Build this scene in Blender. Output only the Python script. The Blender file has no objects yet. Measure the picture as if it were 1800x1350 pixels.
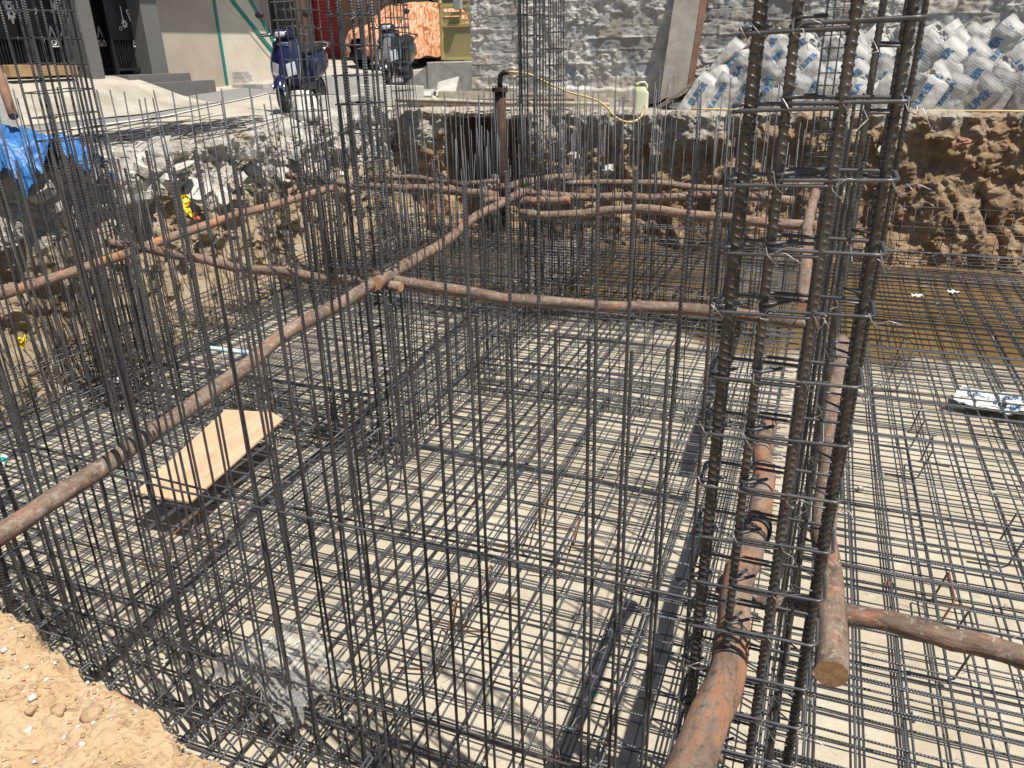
import bpy, bmesh, math, random
from math import sin, cos, pi, radians, sqrt, atan2, exp
from mathutils import Vector, Matrix, noise, Quaternion
R = random.Random(7)

# ------------------------------------------------------------------ camera
# World axes: x runs along the pit's far wall (a), y runs away from us along the logs (b), z up; pit floor at z = 0.
sc = bpy.context.scene
FPX, PIT, ROLL, YAW, CH = 1352.0, radians(23.3), radians(1.2), radians(21.5), 3.0
def w2s(v):
    return Vector((v[0]*cos(YAW)-v[1]*sin(YAW), v[0]*sin(YAW)+v[1]*cos(YAW), v[2]))
_rt, _up, _fw = Vector((1,0,0)), Vector((0,sin(PIT),cos(PIT))), Vector((0,cos(PIT),-sin(PIT)))
CR = w2s(_rt*cos(ROLL)-_up*sin(ROLL)); CU = w2s(_up*cos(ROLL)+_rt*sin(ROLL)); CF = w2s(_fw)
CAM = Vector((0,0,CH))
cam = bpy.data.cameras.new('camera'); camo = bpy.data.objects.new('camera', cam)
sc.collection.objects.link(camo)
cam.sensor_width = 36; cam.lens = FPX/1800*36; cam.clip_start = 0.05; cam.clip_end = 400
mx = Matrix.Identity(4)
for i in range(3):
    mx[i][0], mx[i][1], mx[i][2] = CR[i], CU[i], -CF[i]
mx.translation = CAM
camo.matrix_world = mx
sc.camera = camo

# ------------------------------------------------------------------ sky, sun, exposure
SUND = Vector((.693, -.286, 1.5)).normalized()
wd = bpy.data.worlds.new('World'); sc.world = wd; wd.use_nodes = True
nt = wd.node_tree; bg = nt.nodes['Background']
sky = nt.nodes.new('ShaderNodeTexSky'); sky.sky_type = 'NISHITA'; sky.sun_disc = False
sky.sun_elevation = math.asin(SUND.z); sky.sun_rotation = atan2(SUND.x, SUND.y)
nt.links.new(sky.outputs[0], bg.inputs[0]); bg.inputs[1].default_value = 0.07
sun = bpy.data.lights.new('sun', 'SUN'); sun.energy = 4.6; sun.angle = radians(.5); sun.color = (1, .95, .87)
suno = bpy.data.objects.new('sun', sun); sc.collection.objects.link(suno)
suno.rotation_euler = SUND.to_track_quat('Z', 'Y').to_euler()
sc.view_settings.view_transform = 'Standard'; sc.view_settings.look = 'None'
sc.view_settings.exposure = 0.42; sc.view_settings.gamma = 1
sc.cycles.max_bounces = 5; sc.cycles.diffuse_bounces = 3; sc.cycles.transparent_max_bounces = 12

# ------------------------------------------------------------------ picture point -> place
def ray(x, y): return CR*((x-900)/FPX) - CU*((y-675)/FPX) + CF
def atZ(x, y, z): d = ray(x, y); return CAM + d*((z-CH)/d.z)
def atA(x, y, a): d = ray(x, y); return CAM + d*(a/d.x)
def atB(x, y, b): d = ray(x, y); return CAM + d*(b/d.y)
def atD(x, y, depth): return CAM + ray(x, y)*depth

# ------------------------------------------------------------------ materials
def nz(p, s=1.0, o=4, seed=0.0):
    return noise.fractal(Vector((p[0]*s+seed, p[1]*s-seed, p[2]*s+seed*.5)), 1.0, 2.1, o)
class Mat:
    def __init__(s, name):
        s.m = bpy.data.materials.new(name); s.m.use_nodes = True
        s.t = s.m.node_tree; s.b = s.t.nodes['Principled BSDF']
        s.tc = s.t.nodes.new('ShaderNodeTexCoord'); s.h = None
    def n(s, kind, **kw):
        nd = s.t.nodes.new(kind)
        for k, v in kw.items():
            if hasattr(nd, k): setattr(nd, k, v)
            else: nd.inputs[k].default_value = v
        return nd
    def l(s, a, b): s.t.links.new(a, b)
    def vec(s, scale=(1,1,1), geo=False):
        mp = s.n('ShaderNodeMapping'); mp.inputs['Scale'].default_value = scale
        if geo:
            g = s.n('ShaderNodeNewGeometry'); s.l(g.outputs['Position'], mp.inputs['Vector'])
        else: s.l(s.tc.outputs['Object'], mp.inputs['Vector'])
        return mp.outputs[0]
    def noise(s, scale, detail=6, rough=.6, vec=None, dist=0):
        t = s.n('ShaderNodeTexNoise', Scale=scale, Detail=detail, Roughness=rough, Distortion=dist)
        s.l(vec if vec else s.vec(), t.inputs['Vector']); return t.outputs['Fac']
    def ramp(s, fac, stops, mode='LINEAR'):
        r = s.n('ShaderNodeValToRGB'); e = r.color_ramp.elements; r.color_ramp.interpolation = mode
        while len(e) < len(stops): e.new(.5)
        for q, (p, c) in zip(e, stops):
            q.position = p; q.color = (*c, 1) if len(c) == 3 else c
        s.l(fac, r.inputs[0]); return r.outputs[0]
    def mix(s, fac, a, b, mode='MIX'):
        m = s.n('ShaderNodeMix', data_type='RGBA', blend_type=mode)
        for i, v in ((0, fac), (6, a), (7, b)):
            if hasattr(v, 'links'): s.l(v, m.inputs[i])
            elif i == 0: m.inputs[0].default_value = v
            else: m.inputs[i].default_value = (*v, 1)
        return m.outputs[2]
    def thr(s, fac, lo, hi):
        r = s.n('ShaderNodeMapRange'); r.inputs[1].default_value = lo; r.inputs[2].default_value = hi
        s.l(fac, r.inputs[0]); return r.outputs[0]
    def math(s, op, a, b):
        m = s.n('ShaderNodeMath', operation=op)
        for i, v in enumerate((a, b)):
            if hasattr(v, 'links'): s.l(v, m.inputs[i])
            else: m.inputs[i].default_value = v
        return m.outputs[0]
    def color(s, c):
        if hasattr(c, 'links'): s.l(c, s.b.inputs['Base Color'])
        else: s.b.inputs['Base Color'].default_value = (*c, 1)
    def bump(s, h, strength=.3, dist=.02):
        b = s.n('ShaderNodeBump', Strength=strength, Distance=dist); s.l(h, b.inputs['Height'])
        if s.h is not None: s.l(s.h, b.inputs['Normal'])
        s.h = b.outputs[0]; s.l(s.h, s.b.inputs['Normal'])
    def rough(s, r, metal=0, spec=.5):
        if hasattr(r, 'links'): s.l(r, s.b.inputs['Roughness'])
        else: s.b.inputs['Roughness'].default_value = r
        s.b.inputs['Metallic'].default_value = metal; s.b.inputs['Specular IOR Level'].default_value = spec
        return s.m
def simple(name, c1, c2=None, scale=6, rough=.7, metal=0, bump=0, bscale=30, lo=.35, hi=.65, bdist=.01, geo=False, spec=.4):
    k = Mat(name); v = k.vec(geo=geo)
    if c2: k.color(k.ramp(k.noise(scale, vec=v), [(lo, c1), (hi, c2)]))
    else: k.color(c1)
    if bump: k.bump(k.noise(bscale, 5, vec=v), bump, bdist)
    return k.rough(rough, metal, spec)

def steel(name, c1, c2, freq, bs=.5, rust=(.20,.10,.05), rustamt=.1):
    k = Mat(name); v = k.vec()
    oi = k.n('ShaderNodeObjectInfo')
    base = k.ramp(k.noise(9, vec=v), [(.35, c1), (.65, c2)])
    gr = k.n('ShaderNodeNewGeometry')
    n2 = k.noise(1.3, 5, vec=k.vec(geo=True))
    base = k.mix(k.math('MULTIPLY', k.thr(n2, .56, .74), rustamt), base, rust)
    br = k.n('ShaderNodeHueSaturation'); k.l(base, br.inputs['Color'])
    k.l(k.math('ADD', k.math('MULTIPLY', oi.outputs['Random'], .5), .75), br.inputs['Value'])
    k.color(br.outputs[0])
    if freq:
        wv = k.n('ShaderNodeTexWave', wave_type='BANDS', bands_direction='Z', Scale=freq); k.l(v, wv.inputs['Vector'])
        k.bump(wv.outputs['Fac'], bs, .004)
    return k.rough(.42, .35, .6)
M = {}
M['bar'] = steel('ribbed_steel', (.055,.058,.062), (.115,.115,.12), 18, rustamt=.25)
M['bar_near'] = steel('ribbed_steel_near', (.055,.055,.058), (.115,.115,.12), 0, rustamt=.35)
M['bar_dark'] = steel('ribbed_steel_column', (.045,.043,.041), (.095,.092,.088), 0, rustamt=.3)
M['matbar'] = steel('mat_steel', (.07,.074,.082), (.13,.135,.145), 22, rustamt=.3)
M['tie'] = steel('tie_steel', (.055,.055,.06), (.11,.11,.115), 0)
M['wire'] = simple('binding_wire', (.50,.49,.47), (.26,.25,.235), 20, .4, .6)
M['black_wire'] = simple('black_wire', (.02,.02,.022), None, rough=.5)
M['rust_bar'] = simple('rusty_steel', (.22,.10,.045), (.12,.07,.04), 14, .8, .1)

def bark():
    k = Mat('eucalyptus_bark'); v = k.vec(); vs = k.vec((1,1,.22))
    base = k.ramp(k.noise(14, 7, .65, vs), [(.28, (.075,.05,.035)), (.45, (.17,.118,.083)), (.58, (.25,.18,.13)), (.74, (.38,.31,.24))])
    ora = k.ramp(k.noise(30, 4, .6, vs), [(.3, (.30,.10,.05)), (.7, (.42,.20,.11))])
    oi = k.n('ShaderNodeObjectInfo')
    loc = k.n('ShaderNodeVectorMath', operation='ADD'); k.l(k.vec((1,1,.45)), loc.inputs[0]); k.l(oi.outputs['Location'], loc.inputs[1])
    msk = k.math('MULTIPLY', k.thr(k.noise(13, 8, .75, loc.outputs[0], .6), .54, .64), .85)
    c = k.mix(msk, base, ora)
    c = k.mix(k.math('MULTIPLY', k.thr(k.noise(34, 6, .75, v), .53, .64), .6), c, (.46,.41,.35)); c = k.mix(k.math('MULTIPLY', k.thr(k.noise(22, 7, .8, v, .4), .53, .63), .75), c, (.06,.045,.036)); k.color(c); k.bump(k.noise(55, 7, .75, vs), .9, .008); k.bump(k.noise(12, 4, .6, v), .5, .015)
    return k.rough(.75)
M['bark'] = bark()
def bark2():
    k = Mat('peeled_bark'); v = k.vec(); vs = k.vec((1,1,.25))
    base = k.ramp(k.noise(12, 8, .7, vs), [(.28, (.10,.075,.06)), (.45, (.22,.155,.115)), (.6, (.31,.235,.18)), (.75, (.44,.37,.30))])
    ora = k.ramp(k.noise(34, 6, .7, vs), [(.25, (.34,.11,.035)), (.7, (.54,.25,.10))])
    msk = k.math('MULTIPLY', k.thr(k.noise(9, 9, .82, k.vec((1,1,.4)), .5), .47, .60), .9)
    base = k.mix(k.math('MULTIPLY', k.thr(k.noise(30, 6, .8, v), .50, .62), .75), base, (.07,.055,.045)); k.color(k.mix(msk, base, ora)); k.bump(k.noise(70, 8, .8, vs), 1.0, .007); k.bump(k.noise(14, 5, .6, v), .6, .014)
    return k.rough(.78)
M['bark_peeled'] = bark2()
def cutwood():
    k = Mat('cut_wood'); v = k.vec()
    k.color(k.ramp(k.noise(35, 6, vec=v), [(.3, (.30,.15,.07)), (.7, (.56,.34,.18))])); k.bump(k.noise(60, 5, vec=v), .5, .004)
    return k.rough(.8)
M['cutwood'] = cutwood()

def floor_mat():
    k = Mat('blinding_concrete'); v = k.vec(geo=True)
    c = k.ramp(k.noise(.9, 8, .62, v), [(.3, (.36,.31,.225)), (.55, (.475,.42,.32)), (.75, (.56,.51,.42))])
    c = k.mix(k.thr(k.noise(3.1, 7, .7, v), .58, .72), c, (.57,.52,.43)); c = k.mix(k.math('MULTIPLY', k.thr(k.noise(1.7, 8, .75, v, .8), .52, .66), .5), c, (.33,.30,.25)); c = k.mix(k.math('MULTIPLY', k.thr(k.noise(26, 5, .8, v), .54, .66), .35), c, (.66,.60,.48))
    c = k.mix(k.math('MULTIPLY', k.thr(k.noise(2.3, 6, .7, k.vec((1,1,1.0),True), .4), .63, .75), .55), c, (.40,.20,.12))
    c = k.mix(k.math('MULTIPLY', k.thr(k.noise(42, 3, .6, v), .62, .72), .6), c, (.25,.19,.12))
    sp = k.n('ShaderNodeSeparateXYZ'); g = k.n('ShaderNodeNewGeometry'); k.l(g.outputs['Position'], sp.inputs[0])
    wet = k.thr(k.math('ADD', sp.outputs['Z'], k.math('MULTIPLY', k.noise(3, 5, .6, v), .012)), .004, -.008)
    far = k.thr(k.math('ADD', sp.outputs['Y'], k.math('MULTIPLY', k.noise(1.2, 4, .6, v), 1.5)), 11.4, 12.3)
    wet = k.math('MAXIMUM', wet, far)
    c = k.mix(wet, c, (.17,.12,.065)); k.color(c)
    k.bump(k.noise(60, 6, .7, v), .35, .006); k.bump(k.noise(7, 4, .5, v), .3, .01)
    return k.rough(k.ramp(wet, [(0, (.85,)*3), (1, (.3,)*3)]))
M['floor'] = floor_mat()
def water_mat():
    k = Mat('muddy_water'); k.color(k.ramp(k.noise(.8, 4, vec=k.vec(geo=True)), [(.3, (.14,.09,.035)), (.7, (.21,.145,.065))]))
    k.bump(k.noise(6, 2, vec=k.vec(geo=True)), .05, .01)
    return k.rough(.09, 0, .3)
M['water'] = water_mat()
def soil(name, stops, grey_lo,  pale=(.52,.48,.42), orange=.3, base=1.1, side=0, bs=1.0):
    """grey_lo: height above which the pale broken concrete layer starts"""
    k = Mat(name); v = k.vec(geo=True)
    c = k.ramp(k.noise(2.2*base, 9, .68, v), stops)
    c = k.mix(k.math('MULTIPLY', k.thr(k.noise(1.1, 5, .6, v), .55, .7), orange), c, (.42,.20,.08))
    c = k.mix(k.math('MULTIPLY', k.thr(k.noise(17, 4, .6, v), .60, .72), .7), c, (.10,.065,.035))
    sp = k.n('ShaderNodeSeparateXYZ'); g = k.n('ShaderNodeNewGeometry'); k.l(g.outputs['Position'], sp.inputs[0])
    hh = k.math('ADD', sp.outputs['Z'], k.math('MULTIPLY', k.math('SUBTRACT', k.noise(1.5, 7, .7, v), .5), 2.2))
    if side: hh = k.math('ADD', hh, k.math('MULTIPLY', k.thr(sp.outputs['X'], .6, -2.0), side))
    gm = k.thr(hh, grey_lo-.12, grey_lo+.12)
    gc = k.ramp(k.noise(9, 9, .78, v), [(.30, tuple(x*.55 for x in pale)), (.42, tuple(x*.85 for x in pale)), (.56, pale), (.75, tuple(min(.72, x*1.25) for x in pale))])
    gc = k.mix(k.math('MULTIPLY', k.thr(k.noise(2.6, 7, .7, v), .5, .66), .7), gc, (.36,.28,.19))
    k.color(k.mix(gm, c, gc))
    k.bump(k.noise(34, 9, .8, v), bs, .035*bs); k.bump(k.noise(120, 5, .7, v), .8*bs, .008)
    return k.rough(.95, 0, .15)
M['soil_back'] = soil('cut_soil', [(.25, (.17,.11,.065)), (.42, (.33,.225,.135)), (.6, (.47,.34,.21)), (.8, (.54,.44,.31))], 2.02, (.52,.475,.40), orange=.42, base=1.6, side=.32)
M['soil_left'] = soil('rubble_soil', [(.25, (.22,.16,.095)), (.42, (.40,.31,.20)), (.6, (.53,.44,.32)), (.8, (.60,.53,.43))], 1.36, (.66,.62,.55), .15, base=1.8)
M['dirt'] = soil('loose_dirt', [(.25, (.36,.245,.14)), (.42, (.50,.345,.20)), (.6, (.55,.405,.255)), (.78, (.60,.49,.36))], 9, orange=.3, base=3, bs=.45)
M['dust'] = simple('dusty_ground', (.38,.34,.275), (.49,.45,.375), 1.1, .95, 0, .5, 25, geo=True, spec=.1)
M['rear_dust'] = simple('cement_dust_ground', (.40,.33,.23), (.66,.61,.52), 1.6, .95, 0, .8, 18, bdist=.03, geo=True, spec=.1)
def asphalt():
    k = Mat('asphalt'); v = k.vec(geo=True)
    c = k.ramp(k.noise(.7, 7, .65, v), [(.3, (.20,.195,.185)), (.6, (.26,.25,.235)), (.8, (.34,.32,.29))])
    k.color(k.mix(k.math('MULTIPLY', k.thr(k.noise(160, 2, .5, v), .5, .7), .35), c, (.38,.37,.35)))
    k.bump(k.noise(150, 3, .6, v), .5, .006); return k.rough(.9, 0, .2)
M['asphalt'] = asphalt()
M['concrete'] = simple('concrete', (.33,.31,.28), (.52,.50,.45), 5, .9, 0, .5, 40, bdist=.01)
M['pale_concrete'] = simple('pale_concrete', (.42,.40,.35), (.60,.58,.52), 7, .9, 0, .8, 35, bdist=.012)
M['chunk'] = simple('broken_concrete', (.36,.33,.28), (.66,.63,.57), 9, .95, 0, .9, 60, bdist=.015)
M['stone'] = simple('stone', (.50,.44,.36), (.66,.62,.56), 9, .95, 0, .8, 60, bdist=.008)
M['clod'] = simple('dirt_clod', (.40,.26,.14), (.56,.40,.25), 12, .95, 0, .9, 60, bdist=.01)
M['red_tile'] = simple('red_board', (.33,.15,.09), (.42,.22,.14), 14, .8, 0, .3)
M['white_paper'] = simple('white_sheet', (.70,.70,.68), (.58,.57,.54), 9, .7)
def blockwall():
    k = Mat('block_wall'); v = k.vec()
    br = k.n('ShaderNodeTexBrick', Scale=1.0, offset=.5); k.l(k.vec(), br.inputs['Vector'])
    c = k.ramp(k.noise(2.2, 8, .7, v), [(.3, (.40,.375,.335)), (.5, (.58,.55,.50)), (.72, (.70,.675,.625))])
    at = k.n('ShaderNodeAttribute', attribute_name='kind_tint')
    c = k.mix(1.0, c, at.outputs['Color'], 'MULTIPLY')
    k.color(c); k.bump(k.noise(45, 8, .75, v), .9, .015); k.bump(k.noise(160, 3, .6, v), .4, .004)
    return k.rough(.95, 0, .1)
M['blocks'] = blockwall()
M['plaster'] = simple('beige_plaster', (.36,.31,.25), (.43,.38,.31), 1.3, .9, 0, .35, 30, bdist=.01, geo=True)
M['plaster_sunlit'] = simple('sunlit_plaster', (.52,.47,.38), (.60,.55,.45), 2, .9, 0, .7, 30, bdist=.015, geo=True)  # beige plaster made lighter, the stronger sun on the stair put into the colour
M['teal'] = simple('teal_paint', (.012,.16,.14), (.02,.20,.17), 8, .5)
def granite():
    k = Mat('grey_granite'); v = k.vec(geo=True)
    k.color(k.ramp(k.noise(150, 3, .6, v), [(.35, (.06,.06,.058)), (.5, (.14,.137,.13)), (.68, (.24,.235,.22))])); return k.rough(.35)
M['granite'] = granite()
M['black_metal'] = simple('black_gate_paint', (.012,.012,.013), (.025,.025,.026), 5, .4)
M['ornament'] = simple('white_ornament', (.62,.63,.62), None, rough=.5)
M['recess_shade'] = simple('recess_shade_black', (.012,.011,.010), None, rough=.9)  # shade behind the gates put into the colour
M['steel_handle'] = simple('bright_steel', (.6,.6,.6), None, rough=.25, metal=.9)
M['red_shutter'] = simple('red_shutter', (.23,.02,.018), (.30,.03,.028), 9, .5)
def brickface(name, c1, c2, mo, sc_):
    k = Mat(name); v = k.vec()
    br = k.n('ShaderNodeTexBrick', Scale=sc_); br.inputs['Color1'].default_value = (*c1,1); br.inputs['Color2'].default_value = (*c2,1); br.inputs['Mortar'].default_value = (*mo,1)
    br.inputs['Mortar Size'].default_value = .01; k.l(k.vec(), br.inputs['Vector']); k.color(br.outputs[0]); return k.rough(.8)
M['cladding'] = brickface('stone_cladding', (.17,.09,.06), (.33,.22,.16), (.08,.05,.04), 3.2)
M['cladding2'] = brickface('dark_cladding', (.10,.09,.08), (.28,.26,.23), (.02,.02,.02), 2.2)
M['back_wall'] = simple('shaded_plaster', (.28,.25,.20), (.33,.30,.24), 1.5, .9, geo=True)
M['yellow_metal'] = simple('mustard_gate_paint', (.42,.35,.14), (.50,.42,.19), 3, .55, 0, .1, 20)
M['yellow_panel'] = simple('mustard_panel_paint', (.30,.265,.13), (.38,.33,.165), 2.5, .6, 0, .15, 14)
M['meter_grey'] = simple('grey_box_paint', (.30,.31,.30), (.36,.37,.36), 6, .6)
def rebar_rust(name, c1, c2): return simple(name, c1, c2, 5, .85, 0, .6, 45)
M['casing'] = rebar_rust('rusty_pipe', (.035,.024,.018), (.10,.055,.034))
M['rust_edge'] = rebar_rust('rusty_angle', (.16,.085,.055), (.26,.15,.10))
M['pvc'] = simple('grey_pvc', (.30,.31,.31), None, rough=.5)
M['old_wood'] = simple('weathered_board', (.33,.28,.21), (.50,.45,.36), 10, .9, 0, .5, 50)
M['dark_wood'] = simple('dark_plank', (.13,.10,.07), (.26,.21,.15), 10, .9, 0, .5, 50)
M['brown_wood'] = simple('brown_beam', (.28,.17,.08), (.40,.27,.15), 8, .85, 0, .4, 40)
def ply():
    k = Mat('new_plywood'); vs = k.vec((1,.12,1))
    k.color(k.ramp(k.noise(16, 6, .6, vs), [(.3, (.53,.35,.21)), (.6, (.62,.44,.285)), (.8, (.68,.51,.36))])); k.bump(k.noise(40, 4, vec=vs), .1, .002)
    cc = k.b.inputs['Base Color'].links[0].from_socket; cc = k.mix(k.math('MULTIPLY', k.thr(k.noise(3, 7, .75), .52, .66), .45), cc, (.40,.27,.16)); cc = k.mix(k.math('MULTIPLY', k.thr(k.noise(11, 5, .7), .60, .68), .5), cc, (.58,.54,.47)); k.color(cc)
    return k.rough(.65)
M['ply'] = ply()
def bagmat():
    k = Mat('woven_bag'); v = k.vec()
    c = k.ramp(k.noise(4, 6, .6, v), [(.3, (.42,.405,.365)), (.55, (.54,.525,.49)), (.75, (.60,.59,.565))])
    c = k.mix(k.math('MULTIPLY', k.thr(k.noise(9, 5, .7, v), .56, .7), .5), c, (.36,.33,.27))
    oi = k.n('ShaderNodeObjectInfo'); hs = k.n('ShaderNodeHueSaturation'); k.l(c, hs.inputs['Color'])
    k.l(k.math('ADD', k.math('MULTIPLY', oi.outputs['Random'], .32), .74), hs.inputs['Value']); k.color(hs.outputs[0])
    wv = k.n('ShaderNodeTexWave', wave_type='BANDS', bands_direction='X', Scale=9.0, Distortion=5.0, Detail=3.0); k.l(v, wv.inputs['Vector'])
    k.bump(wv.outputs['Fac'], .13, .008); k.bump(k.noise(26, 4, vec=v), .25, .008); return k.rough(.6)
M['bag'] = bagmat()
M['bag_ink'] = simple('blue_print', (.035,.13,.30), (.08,.21,.38), 30, .6)
M['bag_red'] = simple('red_print', (.45,.08,.09), None, rough=.6)
M['tarp'] = simple('blue_tarpaulin', (.018,.105,.34), (.06,.22,.48), 6, .42, 0, .6, 11, bdist=.03, spec=.5)
M['white_sack'] = simple('white_sack_cloth', (.62,.60,.54), (.72,.70,.65), 5, .8, 0, .3, 12)
def cover():
    k = Mat('orange_camouflage_cloth'); v = k.vec((1,1,1)); vs = k.vec((1,1,.4))
    n = k.noise(7, 5, .6, vs, 2.2)
    c = k.ramp(n, [(.30, (.26,.075,.03)), (.40, (.50,.19,.075)), (.48, (.66,.32,.16)), (.55, (.76,.52,.38)), (.61, (.58,.24,.10))], 'CONSTANT')
    k.color(c); k.bump(k.noise(9, 3, vec=vs), .4, .04); return k.rough(.55)
M['cover'] = cover()
M['rubber'] = simple('tyre_rubber', (.018,.018,.019), (.03,.03,.03), 20, .75)
M['navy'] = simple('navy_paint', (.008,.010,.045), (.011,.014,.06), 5, .18, 0, spec=.7)
M['black_paint'] = simple('black_paint', (.010,.010,.011), (.018,.018,.02), 5, .2, 0, spec=.7)
M['plastic_black'] = simple('black_plastic', (.02,.02,.021), None, rough=.5)
M['grey_plastic'] = simple('grey_plastic', (.16,.165,.17), (.22,.225,.23), 9, .35)
M['seat'] = simple('seat_vinyl', (.016,.016,.018), None, rough=.55)
M['chrome'] = simple('chrome', (.75,.76,.78), None, rough=.1, metal=1)
M['headlamp'] = simple('headlamp_glass', (.55,.58,.60), (.75,.77,.78), 12, .08, .3, spec=.8)
M['amber'] = simple('amber_lens', (.75,.25,.03), None, rough=.2)
M['hose'] = simple('yellow_hose', (.55,.40,.16), (.64,.50,.24), 9, .5)
M['can'] = simple('translucent_jerrycan', (.62,.62,.42), (.70,.70,.55), 6, .45)
M['yellow_packet'] = simple('yellow_packet_foil', (.75,.55,.02), (.80,.65,.05), 8, .35)
M['orange_packet'] = simple('orange_packet_foil', (.62,.17,.03), None, rough=.35)
M['blue_strip'] = simple('pale_blue_paint', (.42,.58,.68), (.50,.66,.74), 10, .6)
M['green_plastic'] = simple('green_cap', (.02,.42,.30), None, rough=.3)
M['clear'] = simple('clear_bottle', (.6,.68,.68), None, rough=.1, spec=.8)
M['white_cover'] = simple('white_cover_block', (.42,.41,.38), None, rough=.8)
M['paint_white'] = simple('worn_white_line', (.50,.48,.43), (.66,.65,.60), 3, .8, geo=True)
M['kerb'] = simple('kerb_concrete', (.30,.275,.225), (.47,.435,.36), 1.6, .95, 0, .7, 22, bdist=.02, geo=True)
M['wet'] = simple('damp_patch', (.15,.12,.09), (.20,.165,.125), 2, .6, geo=True)
M['leaf'] = simple('dry_leaf', (.30,.11,.05), (.40,.18,.08), 30, .7)
def film():
    k = Mat('clear_polythene'); t = k.t
    tr = k.n('ShaderNodeBsdfTransparent'); tr.inputs[0].default_value = (.93,.93,.91,1)
    k.color((.80,.79,.76)); k.bump(k.noise(14, 5, .7), .8, .03); k.rough(.16, 0, 1.0)
    fr = k.n('ShaderNodeFresnel', IOR=1.6); mx_ = k.n('ShaderNodeMixShader')
    k.l(k.math('ADD', k.math('MULTIPLY', fr.outputs[0], .8), .22), mx_.inputs[0])
    k.l(tr.outputs[0], mx_.inputs[1]); k.l(k.b.outputs[0], mx_.inputs[2])
    k.l(mx_.outputs[0], t.nodes['Material Output'].inputs['Surface']); return k.m
M['film'] = film()

# ------------------------------------------------------------------ mesh helpers
C = sc.collection
class MB:
    def __init__(s): s.v = []; s.f = []; s.mi = []; s.cur = 0
    def add(s, vs, fs, mi=None):
        o = len(s.v); s.v += [tuple(p) for p in vs]; s.f += [tuple(i+o for i in f) for f in fs]; s.mi += [s.cur if mi is None else mi]*len(fs)
        return s
    def tube(s, pts, r, n=8, caps=True, closed=False, capmi=None, wob=0):
        pts = [Vector(p) for p in pts]; m = len(pts)
        rs = r if isinstance(r, (list, tuple)) else [r]*m
        t0 = (pts[1]-pts[0]).normalized()
        ref = Vector((0,0,1)) if abs(t0.z) < .9 else Vector((1,0,0))
        u = t0.cross(ref).normalized(); vs = []
        for i, p in enumerate(pts):
            if closed: t = (pts[(i+1) % m]-pts[i-1]).normalized()
            else: t = (pts[min(i+1, m-1)]-pts[max(i-1, 0)]).normalized()
            u = (u - t*u.dot(t)).normalized(); w_ = t.cross(u)
            for k in range(n):
                a = 2*pi*k/n; q = rs[i]*(1+(wob*nz((p.x+cos(a)*.3, p.y+sin(a)*.3, p.z), 4, 3, 5.5) if wob else 0))
                vs.append(p+u*(cos(a)*q)+w_*(sin(a)*q))
        fs = []
        for i in range(m if closed else m-1):
            j = (i+1) % m
            for k in range(n):
                l = (k+1) % n; fs.append((i*n+k, i*n+l, j*n+l, j*n+k))
        s.add(vs, fs)
        if caps and not closed:
            o = len(s.v)-len(vs)
            s.f += [tuple(o+k for k in reversed(range(n))), tuple(o+(m-1)*n+k for k in range(n))]
            s.mi += [s.cur if capmi is None else capmi]*2
        return s
    def box(s, c, d, rot=None, mi=None, bev=0):
        c = Vector(c); h = Vector(d)/2
        vs = [Vector((x*h.x, y*h.y, z*h.z)) for x in (-1,1) for y in (-1,1) for z in (-1,1)]
        if rot is not None: vs = [rot @ v for v in vs]
        return s.add([v+c for v in vs], [(0,1,3,2),(4,6,7,5),(0,4,5,1),(2,3,7,6),(0,2,6,4),(1,5,7,3)], mi)
    def prism(s, poly, axis, lo, hi, mi=None):
        """poly: 2D outline in the two axes other than `axis` (cyclic order), extruded from lo to hi along axis"""
        n = len(poly)
        def mk(p, t):
            q = [0,0,0]; q[axis] = t; q[(axis+1) % 3] = p[0]; q[(axis+2) % 3] = p[1]; return q
        vs = [mk(p, lo) for p in poly]+[mk(p, hi) for p in poly]
        fs = [tuple(reversed(range(n))), tuple(range(n, 2*n))]+[(i, (i+1) % n, n+(i+1) % n, n+i) for i in range(n)]
        return s.add(vs, fs, mi)
    def grid(s, nu, nv, fn, mi=None, flip=False):
        vs = [fn(i/(nu-1), j/(nv-1)) for j in range(nv) for i in range(nu)]
        fs = []
        for j in range(nv-1):
            for i in range(nu-1):
                q = (j*nu+i, j*nu+i+1, (j+1)*nu+i+1, (j+1)*nu+i)
                fs.append(q[::-1] if flip else q)
        return s.add(vs, fs, mi)
    def lathe(s, prof, n=20, c=(0,0,0), rot=None):
        vs = []; c = Vector(c)
        for r_, z in prof:
            for k in range(n):
                v = Vector((r_*cos(2*pi*k/n), r_*sin(2*pi*k/n), z))
                if rot is not None: v = rot @ v
                vs.append(v+c)
        m = len(prof); fs = [(i*n+k, i*n+(k+1) % n, (i+1)*n+(k+1) % n, (i+1)*n+k) for i in range(m-1) for k in range(n)]
        return s.add(vs, fs)
    def mesh(s, name, mats, smooth=True):
        me = bpy.data.meshes.new(name); me.from_pydata(s.v, [], s.f)
        for m in (mats if isinstance(mats, (list, tuple)) else [mats]): me.materials.append(m)
        me.polygons.foreach_set('material_index', s.mi)
        me.polygons.foreach_set('use_smooth', [smooth and len(f) < 5 for f in s.f]); me.update()
        return me
    def build(s, name, mats, parent=None, smooth=True, bevel=0, **kw):
        return obj(name, s.mesh(name, mats, smooth), parent, bevel)
def obj(name, me, parent=None, bevel=0):
    o = bpy.data.objects.new(name, me); C.objects.link(o)
    if parent: o.parent = parent
    if bevel:
        m = o.modifiers.new('bevel', 'BEVEL'); m.width = bevel; m.segments = 2; m.limit_method = 'ANGLE'
    return o
def tag(o, label=None, cat=None, group=None, kind=None):
    if label: o['label'] = label
    if cat: o['category'] = cat
    if group: o['group'] = group
    if kind: o['kind'] = kind
    return o
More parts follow.
